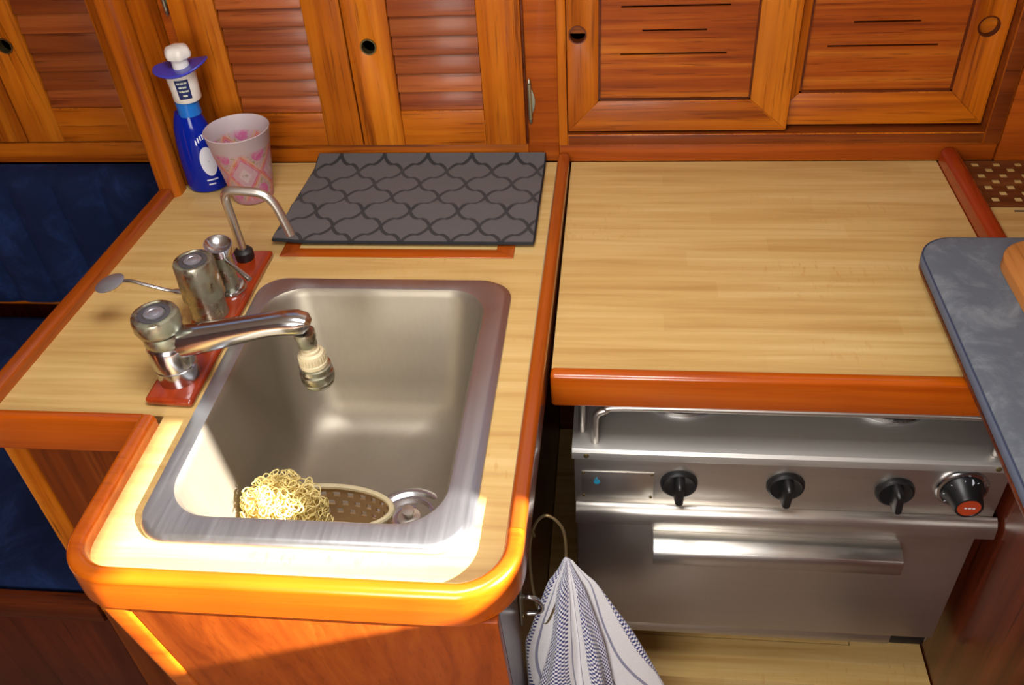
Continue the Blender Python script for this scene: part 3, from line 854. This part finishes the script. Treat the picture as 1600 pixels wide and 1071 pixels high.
sw = mk('spray_swivel', lathe([(0.0085, 0.0665), (0.0095, 0.062), (0.012, 0.0605), (0.0122, 0.057), (0.016, 0.055), (0.0168, 0.052), (0.0168, 0.042), (0.0182, 0.041), (0.0182, 0.036), (0.017, 0.035)], (ax + 0.002, ay, 0), 30), cream_plastic, fau)
rb = [box(-0.0006, 0.0006, -0.0178, -0.0165, 0.043, 0.052)]
ribs = []
for k in range(26): ribs.append(xf(rb[0], place((ax + 0.002, ay, 0), (0, 0, k * 360 / 26))))
mk('ribbing', ribs, cream_plastic, sw)
mk('spray_head', lathe([(0.017, 0.0352), (0.0205, 0.034), (0.0208, 0.028), (0.019, 0.0265), (0.0215, 0.024), (0.022, 0.014), (0.0205, 0.011), (0.021, 0.009), (0.0195, 0.004), (0.017, 0.002), (0.0165, 0.0035)], (ax + 0.003, ay, 0), 32), old_chrome, fau)

mx, my = -0.573, 0.965
val = thing('lever_tap', 'corroded cylindrical tap with a thin lever ending in a spoon', 'tap', (mx, my, BZ))
mk('lower_body', lathe([(0.0262, 0), (0.0262, 0.003), (0.0255, 0.004), (0.0255, 0.033)], (mx, my, BZ), 36), old_chrome, val)
hd = mk('head', lathe([(0.025, 0.0332), (0.0298, 0.034), (0.0295, 0.040), (0.028, 0.088), (0.026, 0.0925), (0.0235, 0.0932), (0.0228, 0.0915), (0.02, 0.0915)], (mx, my, BZ), 40), old_chrome, val)
insert_rings(hd, mx, my, BZ + 0.0916, 0.96)
lever_path = smooth_path([(mx - 0.022, my - 0.008, 0.0555), (mx - 0.045, my - 0.010, 0.060), (mx - 0.075, my - 0.012, 0.071), (mx - 0.094, my - 0.012, 0.077), (mx - 0.112, my - 0.012, 0.076)], 5)
mk('lever', tube(lever_path, [0.0042] * 4 + [0.0026] * (len(lever_path) - 4), 10, flat=0.7), chrome, val)
mk('spoon', xf(lathe([(0.001, -0.004), (0.010, -0.0035), (0.0175, -0.0005), (0.019, 0.0015), (0.0175, 0.0025), (0.010, 0.0045), (0.001, 0.0055)], (0, 0, 0), 28, sx=1.22, sy=1.0), place((mx - 0.125, my - 0.013, 0.0725), (8, -14, 0))), cap_grey, val)

gx, gy = -0.5635, 1.024
hp = thing('gooseneck_tap', 'chrome hand tap with a bent gooseneck tube at the board end', 'tap', (gx, gy, BZ))
mk('flange', lathe([(0.0235, 0), (0.0235, 0.004), (0.021, 0.007), (0.015, 0.008)], (gx, gy, BZ), 32), chrome, hp)
mk('stem', lathe([(0.0145, 0.0078), (0.0145, 0.03), (0.0165, 0.032), (0.0165, 0.05), (0.0155, 0.056), (0.017, 0.066)], (gx, gy, BZ), 32), old_chrome, hp)
mk('cup_top', xf(lathe([(0.0168, 0.0), (0.0195, 0.013), (0.0198, 0.016), (0.0185, 0.016), (0.012, 0.009), (0.001, 0.007)], (0, 0, 0), 32), place((gx, gy, BZ + 0.0655), (8, 10, 0))), chrome, hp)
mk('handle_rod', tube([(gx + 0.010, gy - 0.008, 0.070), (gx + 0.030, gy - 0.020, 0.062), (gx + 0.050, gy - 0.032, 0.054)], [0.0035, 0.0035, 0.0042], 10), chrome, hp)
nx_, ny_ = -0.5675, 1.103
mk('swivel_collar', lathe([(0.0135, 0), (0.0145, 0.003), (0.0145, 0.014), (0.011, 0.018), (0.007, 0.019)], (nx_, ny_, BZ), 24), black_rubber, hp)
gp = smooth_path([(nx_, ny_, 0.018), (nx_ - 0.002, ny_, 0.065), (nx_ - 0.004, ny_, 0.112), (nx_ - 0.003, ny_, 0.123), (nx_ + 0.002, ny_, 0.130), (nx_ + 0.010, ny_, 0.1325), (nx_ + 0.030, ny_, 0.1315), (nx_ + 0.050, ny_, 0.1285), (nx_ + 0.061, ny_, 0.122), (nx_ + 0.069, ny_, 0.110), (nx_ + 0.076, ny_ - 0.001, 0.088), (nx_ + 0.0835, ny_ - 0.002, 0.058)], 4)
mk('gooseneck', tube(gp, 0.0068, 14), steel, hp)

# ------------------------------------------------------------------ things on the sink counter
def mat_geo():
    x0, x1, y0, y1 = -0.535, -0.1255, 1.158, 1.4265
    nx, ny = 40, 40; v = []; f = []; w = nx + 1
    def hgt(x, y):
        t = (y - y0) / (y1 - y0)
        h = 0.0035 + 0.011 * max(0, (t - 0.86) / 0.14) ** 1.5 + 0.0025 * math.exp(-((y - 1.262) / 0.008) ** 2) + 0.0015 * math.sin(t * 5)
        h += 0.004 * math.exp(-((x - x0) / 0.03) ** 2) * math.exp(-((y - y0) / 0.05) ** 2)
        return h
    for lay in (0.007, 0.0):
        for j in range(ny + 1):
            for i in range(nx + 1):
                tj = j / ny
                sh = -0.006 * (1 - tj)
                x = x0 + (x1 - x0) * i / nx + sh * (1 - i / nx); y = y0 + (y1 - y0) * tj
                v.append((x, y, hgt(x, y) + lay))
    m = w * (ny + 1)
    for j in range(ny):
        for i in range(nx):
            a = j * w + i
            f.append((a, a + 1, a + w + 1, a + w)); f.append((a + m, a + w + m, a + w + 1 + m, a + 1 + m))
    edge = [i for i in range(w)] + [j * w + nx for j in range(1, ny + 1)] + [ny * w + i for i in range(nx - 1, -1, -1)] + [j * w for j in range(ny - 1, 0, -1)]
    k_ = len(edge)
    for k in range(k_):
        a, b = edge[k], edge[(k + 1) % k_]; f.append((a, b, b + m, a + m))
    path = [(v[e][0], v[e][1], (v[e][2] + v[e + m][2]) / 2) for e in edge]
    return (v, f), path
mg, mpth = mat_geo()
dm = thing('drying_mat', 'charcoal dish drying mat with a trellis pattern behind the sink', 'mat', (-0.493, 1.1435, 0.002))
mk('pad', mg, trellis, dm)
mk('edge_binding', tube(mpth, 0.0028, 8, True), mat_binding, dm)

bx_, by_ = -0.719, 1.345
bot = thing('soap_bottle', 'blue dish soap bottle with white collar and blue hat brim', 'bottle', (bx_, by_, 0.0005))
mk('body', lathe([(0.028, 0.0), (0.034, 0.003), (0.0355, 0.012), (0.0355, 0.05), (0.034, 0.085), (0.030, 0.115), (0.025, 0.132), (0.0205, 0.143)], (bx_, by_, 0.0005), 40, sx=1.0, sy=0.8), bottle_blue, bot)
mk('neck', lathe([(0.0195, 0.1395), (0.0188, 0.15), (0.0195, 0.17)], (bx_ + 0.006, by_, 0.0005), 32), neck_blue, bot)
cl = mk('collar', lathe([(0.0215, 0.165), (0.0228, 0.167), (0.0228, 0.180), (0.0245, 0.205), (0.0245, 0.2135), (0.02, 0.2145)], (bx_ + 0.010, by_, 0.0005), 36), white_plastic, bot)
def brim():
    rings = []
    for rr, up in ((0.010, 0.004), (0.024, 0.004), (0.036, 0.004), (0.0455, 0.003), (0.047, 0.001), (0.0455, -0.001), (0.036, 0.0), (0.024, 0.0), (0.010, 0.0)):
        r_ = []
        for i in range(40):
            a = 2 * math.pi * i / 40; x = rr * math.cos(a); y = rr * 0.8 * math.sin(a)
            r_.append((bx_ + 0.014 + x, by_ + y, 0.2165 + up + 4.0 * x * x * (1.4 if x > 0 else 0.6) + x * 0.06))
        rings.append(r_)
    rings.append(rings[0])
    return loft(rings)
mk('hat_brim', brim(), blue_plastic, bot)
mk('pump_neck', lathe([(0.0135, 0.2165), (0.0132, 0.235)], (bx_ + 0.015, by_, 0.0005), 28), white_plastic, bot)
def pump_top():
    rings = []
    for r_, z in ((0.012, 0.2352), (0.0195, 0.2375), (0.021, 0.243), (0.0195, 0.249), (0.0165, 0.2535), (0.010, 0.2555), (0.001, 0.256)):
        rings.append([(bx_ + 0.0155 + r_ * (1 + 0.05 * math.cos(6 * a)) * math.cos(a), by_ + r_ * (1 + 0.05 * math.cos(6 * a)) * math.sin(a), z) for a in [2 * math.pi * i / 36 for i in range(36)]])
    return loft(rings, True, True)
mk('pump_top', pump_top(), white_plastic, bot)
def curved_patch(cx0, cy0, rfun, a0, a1, z0, z1, sx=1.0, sy=1.0, n=10, m=6, off=0.0004):
    v = []; f = []
    for j in range(m + 1):
        z = z0 + (z1 - z0) * j / m
        for i in range(n + 1):
            a = math.radians(a0 + (a1 - a0) * i / n); r = rfun(z) + off
            v.append((cx0 + r * sx * math.cos(a), cy0 + r * sy * math.sin(a), z))
    for j in range(m):
        for i in range(n): f.append((j * (n + 1) + i, j * (n + 1) + i + 1, (j + 1) * (n + 1) + i + 1, (j + 1) * (n + 1) + i))
    return v, f
def coll_r(z): return 0.0228 if z < 0.1805 else 0.0228 + (z - 0.1805) / 0.025 * 0.0017
lb = mk('label', curved_patch(bx_ + 0.010, by_, coll_r, 264, 316, 0.174, 0.207), navy_print, cl)
txt = []
for zz, segs in ((0.2015, ((258, 270), (272, 284), (286, 296))), (0.1945, ((262, 275), (277, 292))), (0.1875, ((260, 266), (268, 282), (284, 297))), (0.180, ((270, 288),))):
    for s0, s1 in segs: txt.append(curved_patch(bx_ + 0.010, by_, coll_r, s0 + 12, s1 + 12, zz - 0.0014, zz + 0.0014, n=4, m=1, off=0.0008))
mk('label_print', txt, pale_print, cl)['kind'] = 'stuff'
def body_r(z):
    t = [(0.0035, 0.034), (0.0125, 0.0355), (0.0505, 0.0355), (0.0855, 0.034), (0.1155, 0.030), (0.1325, 0.025), (0.1435, 0.0205)]
    for (a, ra), (b, rb_) in zip(t, t[1:]):
        if z <= b: return ra + (rb_ - ra) * max(0, (z - a)) / (b - a)
    return 0.0185
def oval_patch(ca, cz_, ha, hz, n=28, m=6):
    v = []; f = []
    for k in range(m + 1):
        q = 0.03 + 0.97 * k / m
        for i in range(n):
            t = 2 * math.pi * i / n
            a = math.radians(ca + ha * q * math.cos(t)); z = cz_ + hz * q * math.sin(t); r = body_r(z) + 0.0006
            v.append((bx_ + r * math.cos(a), by_ + r * 0.8 * math.sin(a), z))
    for k in range(m):
        for i in range(n):
            j = (i + 1) % n; f.append((k * n + i, k * n + j, (k + 1) * n + j, (k + 1) * n + i))
    return v, f
mk('body_print', [oval_patch(312, 0.060, 24, 0.027)] + [curved_patch(bx_, by_, body_r, a0, a1, z - 0.0012, z + 0.0012, 1, 0.8, 6, 1, 0.0006) for a0, a1, z in ((292, 325, 0.026), (294, 314, 0.018))] +
   [curved_patch(bx_, by_, body_r, a, a + 4, z, z + 0.009, 1, 0.8, 2, 3, 0.0006) for a, z in ((290, 0.092), (298, 0.096), (306, 0.099), (314, 0.1), (322, 0.098))], white_print, bot)

cpx, cpy = -0.625, 1.312
cup = thing('tumbler', 'frosted plastic tumbler with pink and orange medallion print', 'cup', (cpx, cpy, 0.0005))
H = 0.127
mk('cup_wall', lathe([(0.031, 0.0), (0.034, 0.002), (0.0355, 0.010), (0.0535, H - 0.001), (0.0545, H), (0.0535, H + 0.001), (0.0518, H - 0.001), (0.0338, 0.012), (0.032, 0.006), (0.001, 0.005)], (cpx, cpy, 0.0005), 56), cup_mat, cup)

# ------------------------------------------------------------------ stove side: counter, fiddles, lid seam
ctrB = thing('stove_counter', 'maple butcher block patterned counter lid above the stove', 'countertop', (0.23, 1.15, -0.03))
mk('worktop', box(-0.0785, 0.5395, 0.876, 1.428, -0.03, 0.0), maple_x, ctrB)
mk('heat_shield', box(-0.075, 0.532, 0.885, 1.40, -0.0345, -0.0305), headliner, ctrB)
mk('front_trim', box(-0.0795, 0.5395, 0.856, 0.8755, -0.05, 0.0055), fid_x, ctrB, bevel=0.0055, seg=3)
mk('right_fiddle', sweep([(0.5545, 1.423), (0.5545, 0.60)], fid_prof(0.027, -0.03, 0.027, 0.011)), red_y, ctrB)
ctrC = thing('side_counter', 'maple patterned counter right of the fiddle under the grey mat', 'countertop', (0.8, 1.0, -0.03))
mk('worktop', box(0.5685, 1.26, 0.52, 1.424, -0.03, 0.0), maple_x, ctrC)
mk('front_trim', box(0.5685, 1.26, 0.50, 0.5195, -0.05, 0.018), fid_x, ctrC, bevel=0.005, seg=3)
mk('lid_seam', box(0.615, 1.0, 1.2655, 1.2685, 0.0, 0.0008), dark_void, ctrC)
side = thing('side_cabinet', 'dark red wooden cabinet right of the stove', 'cabinet', (0.9, 1.0, -0.92))
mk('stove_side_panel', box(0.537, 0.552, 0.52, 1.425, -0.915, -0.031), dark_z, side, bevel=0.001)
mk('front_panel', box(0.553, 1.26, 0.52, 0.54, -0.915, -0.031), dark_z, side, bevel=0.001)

# teak lattice trivet
tr_ = thing('lattice_trivet', 'dark woven teak lattice trivet in the back right corner', 'trivet', (0.7, 1.36, 0.0005))
hs_ = []
for k in range(8):
    for q in range(4):
        for sx_, sy_ in ((0, 0), (0.017, 0.0185)):
            x_, y_ = 0.590 + k * 0.034 + sx_, 1.292 + q * 0.037 + sy_
            if y_ < 1.405 and x_ < 0.845: hs_.append((x_, x_ + 0.0125, y_, y_ + 0.0145))
gv, gf = slotted(0.577, 0.86, 1.281, 1.422, 0.0006, 0.003, hs_)
mk('lattice', ([(x, z, y) for x, y, z in gv], gf), trivet_wood, tr_)
mk('edge_strip', [box(0.574, 0.863, 1.278, 1.2808, 0.0006, 0.0045)], trivet_wood, tr_)

# grey mat on a thin board, with the cutting board on top
bz = 0.0275
tag(mk('thin_board', prism(rrect(0.419, 1.0, 0.56, 1.112, 0.05, 8), bz, bz + 0.006, 'z'), dark_x, bevel=0.002), 'thin brown board under the thick grey mat', 'board')
gm = thing('plush_mat', 'thick blue grey plush mat overhanging the stove counter', 'mat', (0.7, 0.84, bz + 0.0062))
mk('side_band', loft([[(x, y, z) for x, y in rrect(0.418 + i, 1.0 - i, 0.559 + i, 1.113 - i, 0.052 - i, 10)] for i, z in ((0.003, bz + 0.0062), (0.0, bz + 0.010), (0.0, bz + 0.021), (0.0018, bz + 0.0238))], True), grey_edge, gm)
def plush():
    rings = []
    for i, z in ((0.0018, 0.0238), (0.003, 0.026), (0.008, 0.0278), (0.03, 0.0285), (0.09, 0.0288)):
        rings.append([(x, y, bz + z + 0.0006 * math.sin(40 * x + 23 * y)) for x, y in rrect(0.418 + i, 1.0 - i, 0.559 + i, 1.113 - i, max(0.012, 0.052 - i), 10)])
    return loft(rings, False, True)
mk('plush_top', plush(), grey_plush, gm)
seamp = [(x, y, bz + 0.0244) for x, y in rrect(0.4192, 0.9988, 0.5602, 1.1118, 0.051, 10)]
mk('seam', tube(seamp, 0.0011, 6, True), seam_thread, gm)
tag(mk('cutting_board', prism(rrect(0.507, 0.95, 0.62, 1.076, 0.055, 10), bz + 0.0295, bz + 0.0455, 'z'), board_wood, bevel=0.005, seg=3), 'wooden cutting board with rounded corners lying on the grey mat', 'cutting board')

# ------------------------------------------------------------------ stove
FY = 0.85
st = thing('gimbal_stove', 'stainless steel marine stove and oven under the counter', 'stove', (0.235, 1.05, -0.57))
mk('body', box(-0.047, 0.512, FY + 0.012, 1.30, -0.56, -0.128), steel, st)
def hob():
    pr = [(FY - 0.002, -0.141), (FY - 0.002, -0.128), (FY + 0.002, -0.1245), (1.31, -0.1245), (1.31, -0.127), (FY + 0.004, -0.127), (FY, -0.130), (FY, -0.141)]
    return prism(pr, -0.053, 0.525, 'x')
mk('hob_top', hob(), hob_steel, st, bevel=0.0008)
mk('control_panel', box(-0.05, 0.525, FY + 0.003, FY + 0.012, -0.235, -0.1415), steel, st, bevel=0.001)
lip = [(FY + 0.003, -0.2345), (FY - 0.004, -0.2375), (FY - 0.010, -0.246), (FY - 0.0115, -0.2665), (FY - 0.009, -0.2672), (FY - 0.007, -0.247), (FY - 0.002, -0.2395), (FY + 0.003, -0.238)]
mk('drip_lip', prism(lip, -0.0485, 0.531, 'x'), steel, st, bevel=0.0006)
od = mk('oven_door', box(-0.0475, 0.511, FY - 0.004, FY + 0.011, -0.527, -0.2685), steel, st, bevel=0.003)
def handle():
    pr = [(FY - 0.004, -0.287), (FY - 0.022, -0.2865), (FY - 0.036, -0.2925), (FY - 0.040, -0.300), (FY - 0.0405, -0.318), (FY - 0.0385, -0.3185), (FY - 0.037, -0.301), (FY - 0.034, -0.2955), (FY - 0.021, -0.290), (FY - 0.004, -0.290)]
    return prism(pr, 0.064, 0.411, 'x')
mk('handle', handle(), handle_steel, od, bevel=0.0006)
mk('base_strip', box(-0.03, 0.452, FY + 0.002, FY + 0.0115, -0.558, -0.528), steel, st, bevel=0.001)
mk('foot_block', box(0.453, 0.505, FY + 0.004, FY + 0.0115, -0.558, -0.53), black_plastic, st, bevel=0.001)
def knob(x, z, turn):
    d = mk('knob', xf(lathe([(0.0255, 0.0), (0.026, 0.002), (0.0245, 0.007), (0.0215, 0.0085), (0.0195, 0.0075)], (0, 0, 0), 36), place((x, FY + 0.003, z), (90, 0, 0))), black_plastic, st)
    g = []
    for yy, h, w in ((0.007, 0.021, 0.0075), (0.020, 0.020, 0.0065), (0.027, 0.0185, 0.0055), (0.029, 0.0165, 0.004)):
        g.append([(px, py, yy) for px, py in rrect(-w, w, -h, h, w * 0.95, 4)])
    mk('grip', xf(loft(g, False, True), place((x, FY + 0.003, z), (90, 0, 0)) @ place((0, 0, 0), (0, 0, turn))), black_plastic, d)
knob(0.0955, -0.187, 0); knob(0.240, -0.184, -3); knob(0.385, -0.187, 5)
dx, dz = 0.4695, -0.177
dl = mk('oven_dial', xf(lathe([(0.0345, 0.0), (0.0345, 0.003), (0.0325, 0.0055), (0.029, 0.0062), (0.0285, 0.004), (0.02, 0.004)], (0, 0, 0), 40), place((dx, FY + 0.003, dz), (90, 0, 0))), chrome, st)
dg = mk('dial_grip', xf(lathe([(0.0275, 0.0042), (0.027, 0.008), (0.0215, 0.017), (0.019, 0.032), (0.0178, 0.036), (0.0155, 0.0365), (0.015, 0.035)], (0, 0, 0), 36), place((dx, FY + 0.003, dz), (90, 0, 0))), black_plastic, dl)
mk('dial_cap', xf(lathe([(0.015, 0.034), (0.0148, 0.0358), (0.001, 0.036)], (0, 0, 0), 30), place((dx, FY + 0.003, dz), (90, 0, 0))), red_cap, dl)
tk = []
for a in (60, 100, 140, 180, 215): # printed marks on the dial skirt
    tk.append(xf(box(-0.0005, 0.0005, 0.0225, 0.0268, 0.009, 0.0094), place((dx, FY + 0.0005, dz), (90, 0, 0)) @ place((0, 0, 0), (0, 0, a - 90))))
tk.append(xf(box(-0.0005, 0.0005, 0.0195, 0.0270, 0.0085, 0.0155), place((dx, FY + 0.003, dz), (90, 0, 0)) @ place((0, 0, 0), (0, 0, -12))))
for px in (-0.006, -0.001, 0.004): tk.append(xf(box(px, px + 0.0035, -0.0012, 0.0012, 0.0361, 0.0364), place((dx, FY + 0.003, dz), (90, 0, 0))))
mk('dial_marks', tk, white_print, dl)['kind'] = 'stuff'
pl = mk('name_plate', box(-0.040, 0.061, FY + 0.0015, FY + 0.003, -0.2225, -0.169), handle_steel, st, bevel=0.0005)
mk('plate_mark', [prism([(-0.0185 + 0.0045 * math.cos(a), -0.190 + 0.0048 * math.sin(a)) for a in [i * 0.4488 for i in range(14)]], FY + 0.0011, FY + 0.0015, 'y'),
                  prism([(-0.0225, -0.188), (-0.0195, -0.1805), (-0.0175, -0.1815), (-0.0185, -0.186)], FY + 0.0011, FY + 0.0015, 'y')], cyan_ink, pl)
sw0 = mk('screw', xf(lathe([(0.0022, 0), (0.002, 0.0009), (0.001, 0.0013)], (0, 0, 0), 12), place((-0.037, FY + 0.0015, -0.172), (90, 0, 0))), brass_old, pl)
for q, w in ((0.095, 0), (0, -0.047), (0.095, -0.047)): copy_at(sw0, q, 0, w)
sb = mk('screw', xf(lathe([(0.004, 0), (0.0038, 0.0012), (0.002, 0.002)], (0, 0, 0), 14), place((-0.033, FY - 0.002, -0.1335), (90, 0, 0))), brass_old, st)
copy_at(sb, 0.537, 0, 0)
def fiddle_bar(pts, r=0.0055): return tube(smooth_path(pts, 5), r, 12)
mk('pan_rail', fiddle_bar([(-0.022, 0.867, -0.124), (-0.022, 0.867, -0.088), (-0.0195, 0.868, -0.073), (-0.008, 0.869, -0.066), (0.02, 0.87, -0.0605), (0.24, 0.87, -0.0605), (0.46, 0.87, -0.0605), (0.49, 0.87, -0.066), (0.501, 0.868, -0.075), (0.503, 0.866, -0.1), (0.503, 0.866, -0.124)]), steel, st)
mk('rail_post', tube([(-0.040, 0.888, -0.124), (-0.040, 0.888, -0.07)], 0.0052, 12), steel, st)
def burner(x):
    c = (x, 0.985, -0.1243)
    b_ = mk('burner_ring', lathe([(0.069, 0.0), (0.069, 0.003), (0.066, 0.006), (0.060, 0.006), (0.057, 0.003), (0.055, 0.0005)], c, 48, False, False), chrome, st)
    mk('burner_cap', lathe([(0.024, 0.0), (0.024, 0.010), (0.030, 0.011), (0.030, 0.016), (0.026, 0.018), (0.001, 0.018)], c, 32), black_plastic, b_)
    for a in (45, 135, 225, 315):
        mk('pan_support', xf(box(0.030, 0.066, -0.0015, 0.0015, 0.003, 0.022), place(c, (0, 0, a))), black_plastic, b_)
burner(0.1, ); burner(0.386)

# compartment under the stove: maple step and its lid, riser and back
stp = thing('stove_step', 'maple patterned ledge on the floor below the stove', 'ledge', (0.22, 1.1, -0.92))
mk('ledge_top', [prism([(-0.112, 0.826), (0.535, 0.826), (0.535, 1.42), (0.4175, 1.42), (0.4175, 0.9035), (-0.112, 0.9035)], -0.68, -0.65, 'z')], maple_x, stp)
mk('lid', box(-0.112, 0.416, 0.905, 1.42, -0.68, -0.6503), maple_x, stp)
mk('riser', box(-0.112, 0.535, 0.83, 0.845, -0.915, -0.681), dark_x, stp)
mk('back_board', box(-0.112, 0.535, 1.405, 1.42, -0.649, -0.031), dark_x, stp)

# ------------------------------------------------------------------ towel on a wire loop
TY = 0.67
SX = -0.1132
hk = thing('towel_hook', 'chrome hook screwed to the cabinet side beside the stove', 'hook', (SX, TY, -0.2))
mk('plate', box(SX + 0.0002, SX + 0.003, TY - 0.010, TY + 0.010, -0.262, -0.20), hinge_m, hk, bevel=0.001)
mk('hook_arm', tube(smooth_path([(SX + 0.002, TY, -0.212), (SX + 0.012, TY - 0.001, -0.208), (SX + 0.025, TY - 0.002, -0.214), (SX + 0.030, TY - 0.003, -0.226), (SX + 0.024, TY - 0.004, -0.236), (SX + 0.010, TY - 0.005, -0.238)], 5), 0.0036, 10), chrome, hk)
mk('screw', xf(lathe([(0.004, 0), (0.0038, 0.0015), (0.002, 0.0025)], (0, 0, 0), 14), place((SX + 0.003, TY, -0.252), (0, 90, 0))), brass_old, hk)
lp = thing('wire_loop', 'thin brass wire loop holding up the checked towel', 'wire', (-0.075, TY, -0.2))
loopp = smooth_path([(-0.097, TY + 0.012, -0.125), (-0.089, TY + 0.014, -0.082), (-0.076, TY + 0.014, -0.063), (-0.062, TY + 0.012, -0.070), (-0.053, TY + 0.008, -0.09), (-0.052, TY, -0.135), (-0.06, TY - 0.004, -0.19), (-0.078, TY - 0.006, -0.255), (-0.088, TY - 0.002, -0.24), (-0.096, TY + 0.006, -0.19)], 6, True)
mk('loop', tube(loopp, 0.0019, 8, True), wire_m, lp)
mk('clip', [tube([(-0.1, TY + 0.012, -0.095), (-0.1, TY + 0.012, -0.14)], 0.0035, 8), tube(smooth_path([(-0.1, TY + 0.012, -0.095), (-0.095, TY + 0.012, -0.085), (-0.09, TY + 0.012, -0.1)], 4), 0.002, 8)], brass_old, lp)

def towel():
    n = 120; rows = 46; rings = []; uv = []
    for j in range(rows + 1):
        t = j / rows
        z = -0.128 - t * 0.46
        k = min(1.0, t / 0.62)
        sp = 0.009 + 0.064 * (k ** 0.92)
        cxx = -0.050 + 0.012 * min(1, t * 3); cyy = TY - 0.008 * t
        amp = 0.44 + 0.1 * t
        rr = []
        for i in range(n + 1):
            a = 2 * math.pi * i / n
            w = 1 + amp * (0.55 * math.sin(6 * a + 0.9 + 1.2 * t) + 0.35 * math.sin(10 * a + 2.0 - 1.6 * t) + 0.22 * math.sin(3 * a + 1.0))
            w *= min(1.0, 0.45 + t * 6)
            x = cxx + sp * 1.08 * w * math.cos(a); y = cyy + sp * 0.62 * w * math.sin(a)
            x = max(x, SX + 0.0035 + 0.002 * math.sin(8 * a))
            zz = z + 0.016 * math.sin(3 * a + 0.5) * t
            rr.append((x, y, zz)); uv.append((5.0 * i / n + 0.14 * math.sin(5 * t), t * 1.3 + 0.02 * math.sin(6 * a)))
        rings.append(rr)
    v, f = loft(rings, False, False, closed=False)
    c = len(v); v.append((-0.052, TY, -0.122)); uv.append((0.5, 0.0))
    for i in range(n): f.append((i + 1, i, c))
    return v, f, uv
tag(mk('towel', towel(), towel_m), 'white towel with navy checks and stripes hanging beside the stove', 'towel')
